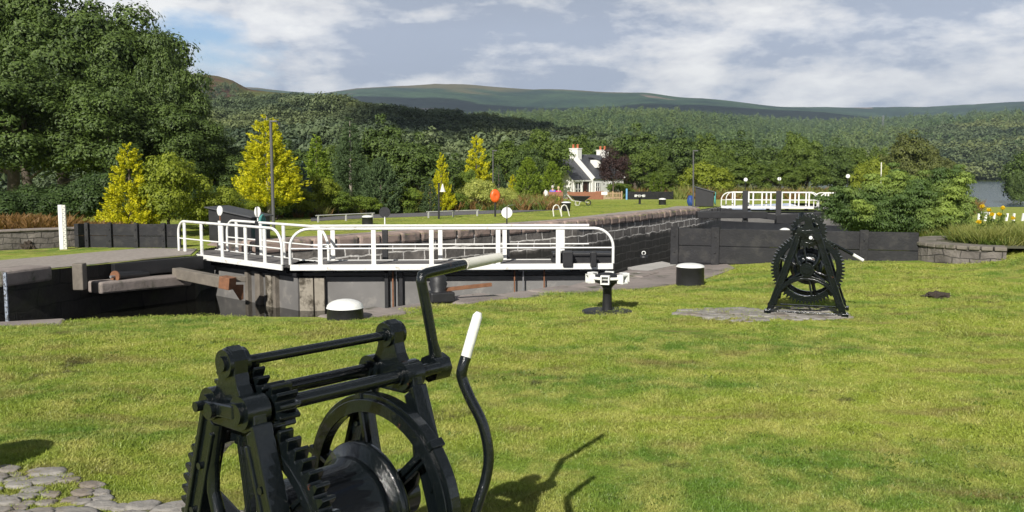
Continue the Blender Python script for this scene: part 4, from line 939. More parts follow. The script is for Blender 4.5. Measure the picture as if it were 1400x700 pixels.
# cabinet with teal hose, and its twin
def cabinet(p, rz, sx, sy, h0, h1, label, hose_at):
    t = empty('equipment_cabinet', p, rz, label, 'cabinet', 'black sloping-roofed cabinets by the gates')
    MB().add([(-sx/2, -sy/2, 0), (sx/2, -sy/2, 0), (sx/2, sy/2, 0), (-sx/2, sy/2, 0), (-sx/2, -sy/2, h1), (sx/2, -sy/2, h0), (sx/2, sy/2, h0), (-sx/2, sy/2, h1)], [(3, 2, 1, 0), (4, 5, 6, 7), (0, 1, 5, 4), (1, 2, 6, 5), (2, 3, 7, 6), (3, 0, 4, 7)]).build('body', BLKMETAL, t, bevel=.01)
    d = Vector((sx, 0, h0-h1)).normalized(); up = Vector((-d.z, 0, d.x)); ax = Matrix((d, Vector((0, 1, 0)), up)).transposed()
    MB().box((0, 0, (h0+h1)/2+.03), ((sx**2+(h1-h0)**2)**.5+.16, sy+.16, .035), ax=ax).build('roof', BLKROOF, t, bevel=.006)
    h = empty('coiled_hose', p, rz, 'coil of teal hose hung on '+hose_at, 'hose', 'coiled teal hoses')
    mb = MB(); g = random.Random(4)
    for k in range(7):
        rr = .16+.012*k; c = Vector((sx/2+.05+.012*k if hose_at.startswith('the near') else sx/2+.05+.012*k, -sy*.1+g.uniform(-.04, .04), h0*.55))
        mb.tube([c+Vector((0, rr*.7*math.cos(a), rr*1.7*math.sin(a))) for a in [R(20*q) for q in range(19)]], .016, 6)
    mb.build('coil', TEAL, h)
BLKROOF = mat('black_roof_sheet', (.06, .062, .068), .45, var=.1, scale=4)
p = at(322, 303, 25.6); cabinet((p.x, p.y+.4, -.29), R(-14), 1.35, 1.1, .70, .95, 'black sloping-roofed cabinet behind the shorter gate leaf', 'the near black cabinet')
p = at(963, 279, 55); cabinet((p.x, p.y, -.38), R(-14), 1.1, 1.0, .85, 1.15, 'distant black sloping-roofed cabinet left of the far gate', 'the distant black cabinet')

# ------------------------------------------------------------------ posts, signs and barriers
def post_lamp(name, px, bot, top, Y, label, r=.05, mat_=LAMPGREY, cat='lamp post', lean=0):
    p = at(px, bot, Y); q = at(px+lean, top, Y); z0 = ground(p.x, Y); t = empty(name, (p.x, Y, z0), 0, label, cat)
    MB().tube([(0, 0, -.1), (q.x-p.x, 0, q.z-z0)], [r, r*.8], 12).build('pole', mat_, t); return t, q-Vector((p.x, Y, z0))
t, q = post_lamp('street_lamp', 374, 306, 165, 30, 'tall grey lamp pole with small head in front of the golden conifer', .06, LAMPGREY, lean=-4)
MB().box(q+Vector((.1, 0, -.02)), (.26, .12, .06)).build('lamp_head', LAMPGREY, t, bevel=.01)
MB().tube([q+Vector((.28, 0, -.05)), q+Vector((.28, 0, -.16))], .05, 8).build('lamp_glass', GLASS, t)
t, q = post_lamp('street_lamp', 948, 278, 206, 54, 'slim grey lamp pole standing beside the distant black cabinet', .055)
MB().box(q+Vector((.12, 0, 0)), (.3, .15, .07)).build('lamp_head', LAMPGREY, t)
t, q = post_lamp('street_lamp', 674, 292, 206, 56, 'thin grey lamp pole rising behind the orange lifebuoy housing', .045)
MB().box(q+Vector((.1, 0, 0)), (.3, .15, .07)).build('lamp_head', LAMPGREY, t)
t, q = post_lamp('bell_post', 600, 303, 250, 38, 'short black post carrying a pale bell-shaped lamp on a side bracket', .045, BLKMETAL, 'lamp post')
MB().tube([q+Vector((0, 0, -.05)), q+Vector((.1, 0, .02)), q+Vector((.16, 0, -.05))], .012, 6).build('bracket', BLKMETAL, t)
MB().lathe(q+Vector((.16, 0, -.38)), [(.13, 0), (.10, .06), (.06, .2), (.02, .34)], 16).build('lamp_shade', OFFWHITE, t)
t, q = post_lamp('lifebuoy_station', 677, 303, 277, 40, 'orange oval lifebuoy housing on a short black post', .045, BLKMETAL, 'lifebuoy')
hs = MB(); hs.lathe((0, 0, 0), [(.001, -.09), (.22, -.09), (.30, -.05), (.33, .0), (.30, .06), (.20, .10), (.08, .09), (.05, .07), (.001, .07)], 30, 'X'); hs = hs.build('housing', ORANGE, t)
hs.location = q+Vector((0, 0, .30)); hs.rotation_euler = (0, 0, R(-65)); hs.scale = (.9, .75, .92)
# white gauge board by the stone wall
p0 = G(87, 341, -.27); gz = at(85, 279, p0.y).z-(-.27); t = empty('gauge_board', (p0.x, p0.y, -.27), R(8), 'tall white gauge post with graduated side in front of the stone wall', 'gauge board')
MB().box((-.03, 0, gz/2-.02), (.10, .10, gz)).build('post', WHITE, t, bevel=.006)
MB().box((.055, 0, gz/2-.02), (.07, .07, gz-.01)).build('scale_plate', OFFWHITE, t)
mb = MB()
for k in range(22): mb.box((.055+(.012 if k % 2 else -.01), -.039, .04+k*(gz-.08)/22), (.034, .006, .016))
o = mb.build('graduations', GREYMETAL, t)
PALEGREY = mat('faded_rail_paint', (.42, .42, .40), .7)
def low_rail(px0, py0, px1, py1, z, label, n=3):
    a = G(px0, py0, z); b = G(px1, py1, z); a.z = b.z = ground(a.x, a.y); h = .27
    t = empty('low_barrier', a, math.atan2(b.y-a.y, b.x-a.x), label, 'barrier', 'low white barriers along the garden path'); Ln = (b.xy-a.xy).length
    MB().tube([(0, 0, h), (Ln, 0, h+(b.z-a.z))], .022, 8).build('rail', PALEGREY, t)
    for k in range(n): MB().box((Ln*(k+.08)/(n-.84), 0, h/2), (.055, .05, h)).build('post', PALEGREY, t)
low_rail(432, 306, 512, 302, -.34, 'low white barrier left of the small far bollard')
low_rail(583, 301, 655, 298, -.38, 'low white barrier beside the bell-shaped lamp post')
low_rail(695, 291, 745, 287, -.45, 'faint low white barrier right of the orange lifebuoy')
for k, (a, b) in enumerate(((1338, 292), (1347, 291), (1359, 290), (1376, 292), (1386, 291.5), (1398, 291), (1414, 291))):
    p = at(a, b, 58); z0 = ground(p.x, 58); lab = ['small white road post, leftmost of the row by the tarmac', 'small white road post just right of the leftmost one', 'small white leaning road post below the lakeside capstan', 'small white road post, fourth from the left by the tarmac', 'small white road post, fifth from the left by the tarmac', 'small white road post at the right edge of the picture', 'small white road post beyond the right edge'][k]
    tag(MB().bar((p.x, 58, z0-.05), (p.x+(.08 if k % 2 else .03), 58, z0+.5), .12, .12, up=(0, 1, 0)).build('road_post', WHITE, bevel=.01), lab, 'post', 'white road posts by the lake')
tag(MB().bar((at(1349, 290, 58).x, 58.02, ground(28, 58)+.40), (at(1361, 290, 58).x, 58.02, ground(28, 58)+.46), .06, .06).build('road_rail', WHITE), 'short white bar joining two of the road posts', 'rail')
t, q = post_lamp('white_mast', 1205, 262, 222, 70, 'thin white mast rising behind the juniper', .05, OFFWHITE, 'mast')
for px_, y0, y1, D_, lab in ((783, 172, 155, 1500, 'tiny lattice pylon in the forest above the cottage'), (1207, 172, 158, 1500, 'tiny lattice pylon above the juniper')):
    b = at(px_, y0, D_); h = (y0-y1)/F*D_; mb = MB()
    for sx in (-1, 1): mb.bar(b+Vector((sx*1.6, 0, 0)), b+Vector((sx*.3, 0, h)), .35, .35, up=(0, 1, 0))
    for k, wd in ((.55, 3.4), (.72, 4.2), (.88, 3.2)): mb.bar(b+Vector((-wd/1.3, 0, h*k)), b+Vector((wd/1.3, 0, h*k)), .3, .3)
    for k in range(6): mb.bar(b+Vector(((-1)**k*1.6*(1-k/7), 0, h*k/6)), b+Vector((-(-1)**k*1.6*(1-(k+1)/7), 0, h*(k+1)/6)), .2, .2, up=(0, 1, 0))
    tag(mb.build('power_pylon', GREYMETAL), lab, 'pylon', 'electricity pylons on the slopes')

# small gear with a rusty bar on the near quay edge
t = empty('quay_roller', tuple(G(602, 411, -.05)), R(20), 'small black iron roller with a rusty bar lying on the stone edge', 'quay roller')
MB().box((.0, 0, .06), (.34, .3, .14)).build('base', BLKMETAL, t, bevel=.02)
MB().lathe((-.03, 0, .12), [(.13, 0), (.10, .03), (.13, .12), (.11, .15), (.12, .20), (.08, .24), (.02, .27)], 18).build('roller', BLKMETAL, t)
MB().bar((.05, 0, .15), (.75, .02, .19), .06, .05).build('bar', RUST, t, bevel=.005)
# small bits on the quay
t = empty('mooring_ring', tuple(G(880, 352, -.2)), 0, 'small iron ring stud on the stone apron near the board wall', 'mooring ring')
MB().lathe((0, 0, 0), [(.09, 0), (.08, .05), (.02, .07)], 12).build('stud', BLKMETAL, t); MB().tube([(.04*math.cos(a), 0, .10+.04*math.sin(a)) for a in [R(30*k) for k in range(13)]], .01, 6).build('ring', WHITE, t)
# molehill and heap at the end of the black wall
def heap(name, p, r_, h, m, label, cat, seed=2):
    bm = bmesh.new(); bmesh.ops.create_icosphere(bm, subdivisions=4, radius=1)
    for v_ in bm.verts:
        k = 1+.5*mnoise.noise(v_.co*2.2+Vector((seed, 0, 0)))+.3*mnoise.noise(v_.co*6)
        v_.co = Vector((v_.co.x*r_*k, v_.co.y*r_*k*.7, v_.co.z*h*k))
    me = bpy.data.meshes.new(name); bm.to_mesh(me); bm.free(); o = link_mesh(name, me, m); o.location = p; tag(o, label, cat); return o
p = G(1282, 405, .0); heap('molehill', (p.x, p.y, ground(p.x, p.y)), .19, .07, SOIL, 'dark earth molehill on the open lawn at right', 'molehill')
p = G(1330, 378, .05); heap('molehill', (p.x, p.y, ground(p.x, p.y)-.02), .10, .03, SOIL, 'faint small molehill up the lawn behind the dark one', 'molehill', 6)
p = G(38, 341, -.27); heap('stone_heap', (p.x, p.y, -.27), .17, .2, SOIL, 'small dark heap of stones at the foot of the stone wall', 'stone heap', 8)

# ------------------------------------------------------------------ cottage
YH = 103.
e0 = at(783, 272, YH); zb = ground(e0.x, YH); TH = R(47)
ct = empty('cottage', (e0.x, YH, zb), TH, 'white cottage with slate roofs and two chimneys beyond the far lawn', 'cottage')
def vol(mb, rf, x0, x1, w_, he, hr, over=.18):
    mb.add([(x0, -w_, -.5), (x1, -w_, -.5), (x1, w_, -.5), (x0, w_, -.5), (x0, -w_, he), (x1, -w_, he), (x1, w_, he), (x0, w_, he), (x0, 0, hr), (x1, 0, hr)],
           [(0, 1, 5, 4), (2, 3, 7, 6), (0, 4, 8, 7, 3), (1, 2, 6, 9, 5)])
    for s_ in (-1, 1):
        d = Vector((0, -s_*w_, hr-he)).normalized(); lo = Vector((0, s_*w_, he))-d*over; nn = Vector((0, s_*(hr-he), w_)).normalized()*.10
        a, b = lo, Vector((0, 0, hr))
        q = [(x0+.02, *a.yz), (x1-.02, *a.yz), (x1-.02, *b.yz), (x0+.02, *b.yz)]; q2 = [(v_[0], v_[1]+nn.y, v_[2]+nn.z) for v_ in q]
        rf.add(q+q2, [(3, 2, 1, 0), (4, 5, 6, 7), (0, 1, 5, 4), (1, 2, 6, 5), (2, 3, 7, 6), (3, 0, 4, 7)])
wl_ = MB(); rf = MB(); vol(wl_, rf, -3.3, 0, 2.45, 2.25, 4.45); wl_.build('wall', HARL, ct); rf1 = rf.build('roof', SLATE, ct)
wl_ = MB(); rf = MB(); vol(wl_, rf, 0.03, 6.0, 2.85, 2.35, 4.95); wl_.build('wall', HARL, ct); rf2 = rf.build('roof', SLATE, ct)
def skew(x, w_, he, hr):
    mb = MB()
    for s_ in (-1, 1): mb.bar((x, s_*(w_+.18), he-.05), (x, 0, hr+.12), .26, .22, up=(1, 0, 0))
    return mb.build('gable_coping', HARL, ct)
skew(.12, 2.85, 2.35, 4.95); skew(5.95, 2.85, 2.35, 4.95)
sk = MB()
for s_ in (-1, 1): sk.bar((-3.25, s_*2.6, 2.12), (-3.25, 0, 4.5), .16, .14, up=(1, 0, 0))
sk.build('bargeboard', HARL, ct)
for cx, hh, rr in ((.45, 5.7, rf2), (5.6, 5.6, rf2)):
    c = MB().box((cx, 0, (hh+4.2)/2), (.75, 1.25, hh-4.2)); c.box((cx, 0, hh+.05), (.86, 1.36, .10)); c = c.build('chimney', HARL, rr)
    for dy in (-.32, .32): MB().lathe((cx, dy, hh+.1), [(.14, 0), (.12, .3), (.15, .33), (.15, .42), (.10, .42)], 12).build('chimney_pot', TERRA, c)
MB().tube([(0, 0, 5.0), (6.0, 0, 5.0)], .09, 8).build('ridge', GREYMETAL, rf2); MB().tube([(-3.3, 0, 4.52), (0, 0, 4.52)], .09, 8).build('ridge', GREYMETAL, rf1)
# dormer
dm = MB(); dm.box((2.6, -1.7, 4.0), (1.25, 1.4, .9)); dm = dm.build('dormer', HARL, rf2)
MB().bar((2.6, -2.6, 4.38), (2.6, -.6, 5.05), 1.55, .1).build('dormer_roof', SLATE, dm); MB().box((2.6, -2.42, 3.95), (.85, .05, .65)).build('pane', GLASS, dm)
def window(x, y, z, wd, h, par, axis='y', sill=True, fm=None):
    fm = fm or WHITE; f = MB()
    if axis == 'y':
        for dx in (-wd/2, 0, wd/2): f.box((x+dx, y-.03, z), (.07, .08, h))
        for dz in (-h/2, 0, h/2): f.box((x, y-.035, z+dz), (wd+.07, .08, .07))
        f = f.build('window', fm, par); MB().box((x, y+.0, z), (wd, .03, h)).build('pane', GLASS, f)
        if sill: MB().box((x, y-.08, z-h/2-.08), (wd+.3, .2, .07)).build('sill', fm, f)
    return f
# porch on the lower wing: flat dark panel painted as recess shade, posts, window, door
MB().box((-1.6, -2.52, 1.05), (2.7, .06, 1.75)).build('porch_shade_panel', GLASS, ct)
window(-2.25, -2.56, 1.15, .9, 1.5, ct); dr_ = MB().box((-.95, -2.57, 1.0), (.8, .06, 1.9)).build('door', DKWOOD, ct); MB().box((-.72, -2.62, 1.0), (.04, .05, .12)).build('handle', GREYMETAL, dr_)
for x in (-3.05, -1.62, -.22): MB().box((x, -2.66, 1.05), (.14, .14, 2.1)).build('porch_post', HARL, ct)
MB().box((-1.65, -2.68, 2.08), (3.2, .22, .16)).build('porch_beam', HARL, ct)
wn = window(.95, -2.86, 1.35, .75, 1.0, ct); fbx = MB().box((.95, -3.02, .76), (.95, .2, .18)).build('flower_box', TERRA, wn)
window(3.6, -2.86, 1.35, .8, 1.0, ct)
wn = MB().box((-3.33, 1.1, 1.3), (.05, .7, 1.0)).build('window', WHITE, ct); MB().box((-3.37, 1.1, 1.3), (.03, .55, .85)).build('pane', GLASS, wn)
# garden fences
def picket(px0, py0, px1, py1, Y0, Y1, h, n, m, label, gap=.75):
    a = at(px0, py0, Y0); b = at(px1, py1, Y1); a.z = ground(a.x, a.y); b.z = ground(b.x, b.y); Ln = (b-a).xy.length
    t = empty('garden_fence', a, math.atan2(b.y-a.y, b.x-a.x), label, 'fence'); dz = b.z-a.z; mb = MB(); pw = Ln/n
    for k in range(n): mb.box((Ln*(k+.5)/n, 0, h/2+dz*(k+.5)/n), (pw*gap, .03, h))
    mb.build('pickets', m, t); rl = MB().bar((0, .03, h*.25), (Ln, .03, h*.25+dz), .05, .07).build('rail', m, t); MB().bar((0, .03, h*.8), (Ln, .03, h*.8+dz), .05, .07).build('rail', m, t)
    for f_ in (0, .5, 1): MB().box((Ln*f_, .06, h*.55+dz*f_), (.12, .10, h*1.1)).build('post', m, t)
picket(776, 278, 823, 279, 88, 84, .72, 34, REDWOOD, 'reddish close-boarded garden fence in front of the cottage', .93)
picket(825, 279, 850, 278, 84, 84, .72, 12, TANWOOD, 'pale open picket gate and fence right of the small white sign', .5)
picket(858, 278, 920, 274, 84, 86, .75, 40, DKTIMBER, 'dark board fence right of the pale blue post', .95)
p = at(856.5, 279, 82); z0 = ground(p.x, 82); tag(MB().box((p.x, 82, z0+.5), (.14, .14, 1.02)).build('marker_post', BLUEP, bevel=.01), 'pale blue post at the corner of the cottage fence', 'post')
p = at(826, 282, 82); z0 = ground(p.x, 82); t = empty('notice_board', (p.x, 82, z0), 0, 'small white notice on a post beside the picket gate', 'sign')
MB().box((0, 0, .25), (.09, .06, .52)).build('post', TANWOOD, t); MB().box((0, -.05, .58), (.56, .03, .28)).build('board', WHITE, t)
# wheelbarrow
p = at(793, 292, 58); z0 = ground(p.x, 58); t = empty('wheelbarrow', (p.x, 58, z0), R(4), 'black wheelbarrow with pale legs full of green cuttings', 'wheelbarrow')
mb = MB(); tp = [(-.62, -.33, .62), (.62, -.33, .60), (.70, 0, .60), (.62, .33, .60), (-.62, .33, .62)]; bt = [(-.28, -.2, .30), (.25, -.2, .28), (.28, 0, .28), (.25, .2, .28), (-.28, .2, .30)]
mb.add(tp+bt, [(0, 5, 6, 1), (1, 6, 7, 2), (2, 7, 8, 3), (3, 8, 9, 4), (4, 9, 5, 0), (9, 8, 7, 6, 5)]); o = mb.build('tray', BLKMETAL, t); md = o.modifiers.new('s', 'SOLIDIFY'); md.thickness = .02
for s_ in (-1, 1):
    MB().tube([(-.85, s_*.30, .72), (-.5, s_*.27, .32), (.3, s_*.1, .25), (.55, s_*.06, .2)], .022, 8).build('handle', OFFWHITE, t)
    MB().tube([(-.35, s_*.24, .30), (-.28, s_*.25, .02), (-.12, s_*.25, .02), (-.02, s_*.2, .27)], .02, 8).build('leg', OFFWHITE, t)
w_ = MB().ringx((0, 0, 0), [.18]*20, [.12]*20, -.04, .04); w_ = w_.build('wheel', BLKMETAL, t); w_.location = (.55, 0, .18); w_.rotation_euler = (0, 0, R(90))
# people seated on a bench, seen from behind
def skin_body(name, verts, edges, m, parent=None, sub=2):
    me = bpy.data.meshes.new(name); me.from_pydata([v_[:3] for v_ in verts], edges, []); o = link_mesh(name, me, m, parent)
    sk_ = o.modifiers.new('skin', 'SKIN'); lay = me.skin_vertices[0] if me.skin_vertices else None
    if lay is None:
        bm = bmesh.new(); bm.from_mesh(me); bm.verts.layers.skin.verify(); bm.to_mesh(me); bm.free(); lay = me.skin_vertices[0]
    for i, v_ in enumerate(verts): lay.data[i].radius = (v_[3], v_[4] if len(v_) > 4 else v_[3]); lay.data[i].use_root = (i == 0)
    o.modifiers.new('sub', 'SUBSURF').levels = sub; o.modifiers['sub'].render_levels = sub; return o
SKIN = mat('skin', (.50, .30, .22), .6, var=.05); PINK = mat('magenta_cloth', (.70, .02, .22), .8, var=.1); VIOLET = mat('violet_cloth', (.16, .14, .50), .8, var=.1); HAIRB = mat('blonde_hair', (.50, .38, .20), .7, var=.2, scale=30); HAIRG = mat('grey_hair', (.45, .42, .38), .7, var=.2); YEL = mat('yellow_plastic_bag', (.72, .72, .06), .5, var=.1, scale=6); TROUS = mat('dark_trousers', (.03, .03, .05), .8)
def seated(p, rz, top, hair, label, sc=1.0):
    V = [(0, 0, .50, .15, .12), (0, -.02, .66, .14, .10), (0, 0, .86, .16, .10), (0, .02, .98, .07, .06), (0, .04, 1.06, .055, .055), (0, .05, 1.14, .09, .10), (0, .05, 1.23, .085, .095)]
    E = [(0, 1), (1, 2), (2, 3), (3, 4), (4, 5), (5, 6)]
    for s_ in (-1, 1):
        b_ = len(V); V += [(s_*.17, .02, .92, .06), (s_*.24, .05, .70, .045), (s_*.17, .26, .62, .038), (s_*.12, .34, .64, .03), (s_*.10, .10, .50, .085), (s_*.12, .46, .50, .06), (s_*.12, .50, .12, .042), (s_*.12, .60, .05, .035)]
        E += [(2, b_), (b_, b_+1), (b_+1, b_+2), (b_+2, b_+3), (0, b_+4), (b_+4, b_+5), (b_+5, b_+6), (b_+6, b_+7)]
    t = empty('person', p, rz, label, 'person'); t.scale = (sc,)*3
    skin_body('body', V, E, SKIN, t)
    cl = [(v_[0], v_[1], v_[2], v_[3]+.014, (v_[4] if len(v_) > 4 else v_[3])+.014) for v_ in V]
    idx = [0, 1, 2, 7, 8, 9, 15, 16, 17]; mp_ = {a: k for k, a in enumerate(idx)}
    skin_body('jacket', [cl[i] for i in idx], [(mp_[a], mp_[b]) for a, b in E if a in mp_ and b in mp_], top, t)
    idx = [0, 11, 12, 13, 19, 20, 21]; mp_ = {a: k for k, a in enumerate(idx)}
    skin_body('trousers', [cl[i] for i in idx], [(mp_[a], mp_[b]) for a, b in E if a in mp_ and b in mp_], TROUS, t)
    h_ = MB(); h_.lathe((0, .03, 1.13), [(.07, -.04), (.105, .03), (.11, .09), (.085, .16), (.001, .195)], 16); h_.build('hair', hair, t)
    return t
YB = 66.; p = at(756, 282, YB); z0 = ground(p.x, YB)
t = empty('garden_bench', (p.x, YB, z0), R(10), 'brown wooden bench with its back to the lock', 'bench')
MB().box((0, .2, .43), (1.5, .42, .05)).build('seat', REDWOOD, t); MB().box((0, -.03, .66), (1.5, .04, .34)).build('backrest', REDWOOD, t)
for sx in (-.68, .68):
    for sy in (0, .36): MB().box((sx, sy, .21), (.06, .06, .42)).build('leg', REDWOOD, t)
seated((p.x-.02, YB+.12, z0), R(8), VIOLET, HAIRG, 'person in violet top seated at the left of the bench')
seated((p.x+.42, YB+.14, z0), R(14), PINK, HAIRB, 'person in magenta top seated at the right of the bench', .94)
def bagmesh(name, p, s, m, label, cat, seed): 
    bm = bmesh.new(); bmesh.ops.create_icosphere(bm, subdivisions=3, radius=1)
    for v_ in bm.verts: k = 1+.25*mnoise.noise(v_.co*1.8+Vector((seed, 0, 0))); v_.co = Vector((v_.co.x*s[0]*k, v_.co.y*s[1]*k, max(-.8, v_.co.z)*s[2]*k+s[2]*.8))
    me = bpy.data.meshes.new(name); bm.to_mesh(me); bm.free(); me.polygons.foreach_set('use_smooth', [True]*len(me.polygons)); o = link_mesh(name, me, m); o.location = p; tag(o, label, cat)
p = at(761, 283, 64); bagmesh('yellow_bag', (p.x, 64, ground(p.x, 64)), (.27, .2, .28), YEL, 'bright yellow bag on the grass below the bench', 'bag', 3)
p = at(746.5, 279, 65); bagmesh('white_sack', (p.x, 65, ground(p.x, 65)+.0), (.2, .2, .55), OFFWHITE, 'tall white sack leaning by the left end of the bench', 'sack', 9)
p = at(944, 282, 57); bagmesh('blue_bin_bag', (p.x, 57, ground(p.x, 57)), (.22, .2, .38), BLUEB, 'dark blue bag beside the slim distant lamp pole', 'bag', 5)

# ------------------------------------------------------------------ trees and shrubs
kind_broad('bigA', 11, 12, 5.2, .6, .24, 60000, 'oak', 110, .38, nl=14)
kind_broad('bigB', 12, 12, 4.6, .6, .24, 54000, 'oak', 95, .34, nl=14)
kind_broad('hedgeA', 13, 3, 2.0, .0, .13, 24000, 'dark', 60, .10)
kind_broad('midA', 21, 9, 4.0, .5, .34, 17000, 'mid', 80, .30)
kind_broad('midB', 22, 9, 4.2, .5, .34, 17000, 'mid', 95, .30)
kind_broad('midC', 23, 9, 3.8, .4, .34, 15000, 'oak', 80, .30)
kind_broad('midO', 24, 9, 4.0, .5, .34, 15000, 'olive', 85, .30)
kind_broad('lowA', 29, 8, 5.0, .0, .34, 19000, 'oak', 95, .25)
kind_broad('limeA', 25, 4, 2.6, .0, .22, 13000, 'lime', 55, .12)
kind_broad('limeB', 26, 3, 1.6, .0, .12, 14000, 'lime', 45, .08)
kind_broad('varA', 27, 3, 2.2, .0, .13, 12000, 'varieg', 60, .08)
kind_broad('purpleA', 28, 6, 2.8, .7, .18, 12000, 'purple', 60, .16)
kind_broad('bushD', 29, 3, 1.6, .0, .14, 9000, 'cypress', 45, .08)
kind_con('goldA', 31, 5, 1.15, .0, 340, .60, 60, .13, .042, 'gold', 'cone', 1.1, .42)
kind_con('goldT', 32, 5.5, 1.35, .7, 430, .64, 62, .13, .042, 'gold', 'cone', .8, .36, .11, PALEBARK)
kind_con('goldF', 33, 5, 1.4, .0, 330, .72, 60, .15, .05, 'gold', 'cone', .3, .32)
kind_con('greenC', 34, 6, 1.5, .2, 900, .55, 26, .16, .055, 'green', 'cone', .6, .3)
kind_con('firA', 35, 9, 1.6, 1.2, 800, .8, 30, .18, .05, 'fir', 'cone', .1, .45, .16, PALEBARK)
kind_con('colA', 36, 5, .9, .0, 600, .5, 40, .13, .05, 'green', 'flame', 1.6, .10)
kind_con('colT', 37, 4, .4, .0, 350, .30, 20, .16, .06, 'cypress', 'col', 2.0, .1)
kind_con('coneS', 38, 3, .8, .0, 700, .22, 22, .08, .03, 'fir', 'cone', .8, .05)
kind_con('blueS', 39, 3, .8, .0, 500, .35, 22, .11, .04, 'blue', 'cone', .3, .3)
kind_con('yewS', 40, 4, 1.3, .0, 800, .45, 26, .14, .05, 'fir', 'flame', 1.1, .3)
g1 = 'big broadleaf trees massed at the left'
for a in [('bigA', -95, -35, 46, 300, 'broad tree just beyond the left edge of the picture'), ('bigB', 5, -18, 47, 230, 'tall dark broadleaf tree at the top left corner'), ('bigA', 75, 4, 45, 240, 'tallest full crown of the broadleaf trees at left'),
          ('bigB', 160, 20, 46, 200, 'broad crown standing right of the tallest left tree'), ('bigA', 222, 66, 43, 115, 'slimmer crown at the right end of the big left trees'), ('bigB', 30, 95, 39, 210, 'lower leafy crown in front of the big left trees'),
          ('bigA', 145, 110, 39.5, 190, 'lower crown behind the small golden conifer'), ('bigB', 240, 150, 40, 130, 'low dark crown between the two golden conifers'), ('bigA', 300, 195, 42, 120, 'dark low tree left of the tall golden conifer')]:
    plant('broadleaf_tree', a[0], a[1], a[2], 0, a[3], a[4], a[5], 'tree', g1)
for a in [(-50, 262, 31, 150, 'dark hedge shrub beyond the left edge'), (15, 262, 30, 120, 'dark hedge shrub at the left edge behind the stone wall'), (75, 255, 31, 120, 'dark hedge shrub behind the white gauge post'), (130, 240, 31, 110, 'taller dark hedge shrub left of the golden conifer'), (195, 262, 31, 90, 'dark shrub between golden conifer and cabinet'), (275, 258, 31, 95, 'dark shrub directly above the near cabinet')]:
    plant('hedge_shrub', 'hedgeA', a[0], a[1], 0, a[2], a[3], a[4], 'shrub', 'dark shrubs behind the left walls')
plant('golden_conifer', 'goldA', 174, 186, 0, 27, 78, 'smaller golden conifer rising behind the left board wall', 'tree')
plant('golden_conifer', 'goldT', 364, 143, 0, 37, 88, 'tall golden conifer with bare pale trunk behind the lamp pole', 'tree')
plant('golden_conifer', 'goldF', 651, 171, 0, 62, 44, 'golden conifer above the variegated bush', 'tree')
plant('golden_conifer', 'goldA', 603, 203, 0, 47, 34, 'small golden conifer behind the bell-shaped lamp', 'tree')
plant('golden_conifer', 'goldA', 701, 236, 0, 72, 22, 'tiny golden conifer left of the rounded cypress', 'tree')
plant('conifer_shrub', 'limeB', 228, 220, 0, 27.5, 98, 'yellow-green feathery shrub right of the smaller golden conifer', 'shrub')
plant('conifer_shrub', 'limeB', 300, 262, 0, 28.5, 80, 'low yellow-green spreading shrub behind the cabinet', 'shrub')
plant('green_conifer', 'greenC', 432, 178, 0, 42, 60, 'bright green conifer right of the tall golden one', 'tree')
plant('blue_spruce', 'blueS', 414, 214, 0, 40, 30, 'small bluish spruce beside the bright green conifer', 'tree')
plant('fir_tree', 'firA', 478, 152, 0, 48, 56, 'tall dark fir with a bare pale stem', 'tree')
plant('green_conifer', 'yewS', 520, 212, 0, 43, 58, 'loose green conifer right of the tall fir', 'tree')
plant('green_conifer', 'yewS', 345, 226, 0, 41, 66, 'dark conifer hidden behind the golden one with pale trunk', 'tree')
for a in [('midC', 522, 168, 56, 80, 'broadleaf tree behind the loose green conifer'), ('midC', 568, 190, 54, 92, 'dark broadleaf tree left of the little golden conifer'), ('midC', 400, 200, 52, 90, 'dark broadleaf tree behind the bright green conifer'), ('midA', 455, 205, 50, 70, 'broadleaf tree in the gap beside the fir'), ('midC', 622, 215, 66, 60, 'dark tree between the two small golden conifers'),
          ('midA', 690, 198, 92, 70, 'pale green tree behind the thin lamp pole'), ('midA', 742, 184, 98, 74, 'green tree rising over the left cypress'), ('midB', 780, 190, 118, 70, 'green tree just left of the cottage chimney'), ('midC', 720, 200, 88, 50, 'dark tree between lamp pole and cypress')]:
    plant('broadleaf_tree', a[0], a[1], a[2], 0, a[3], a[4], a[5], 'tree', 'garden broadleaf trees')
plant('rounded_cypress', 'colA', 722, 213, 0, 66, 36, 'rounded green cypress, the wider one left of the cottage', 'tree', 'rounded cypresses by the cottage')
plant('rounded_cypress', 'colA', 755, 219, 0, 70, 30, 'rounded green cypress touching the left end of the cottage', 'tree', 'rounded cypresses by the cottage')
plant('conical_shrub', 'coneS', 588, 238, 0, 44, 32, 'smooth dark conical shrub left of the bell-shaped lamp', 'shrub')
plant('conical_shrub', 'coneS', 682, 222, 0, 60, 34, 'dark conical shrub behind the orange lifebuoy', 'shrub')
plant('dark_shrub', 'bushD', 637, 232, 0, 56, 34, 'dark rounded shrub at the foot of the golden conifer', 'shrub')
plant('variegated_shrub', 'varA', 655, 247, 0, 50, 52, 'cream and green variegated shrub left of the lifebuoy', 'shrub')
plant('variegated_shrub', 'varA', 690, 258, 0, 53, 34, 'smaller variegated shrub right of the lifebuoy', 'shrub')
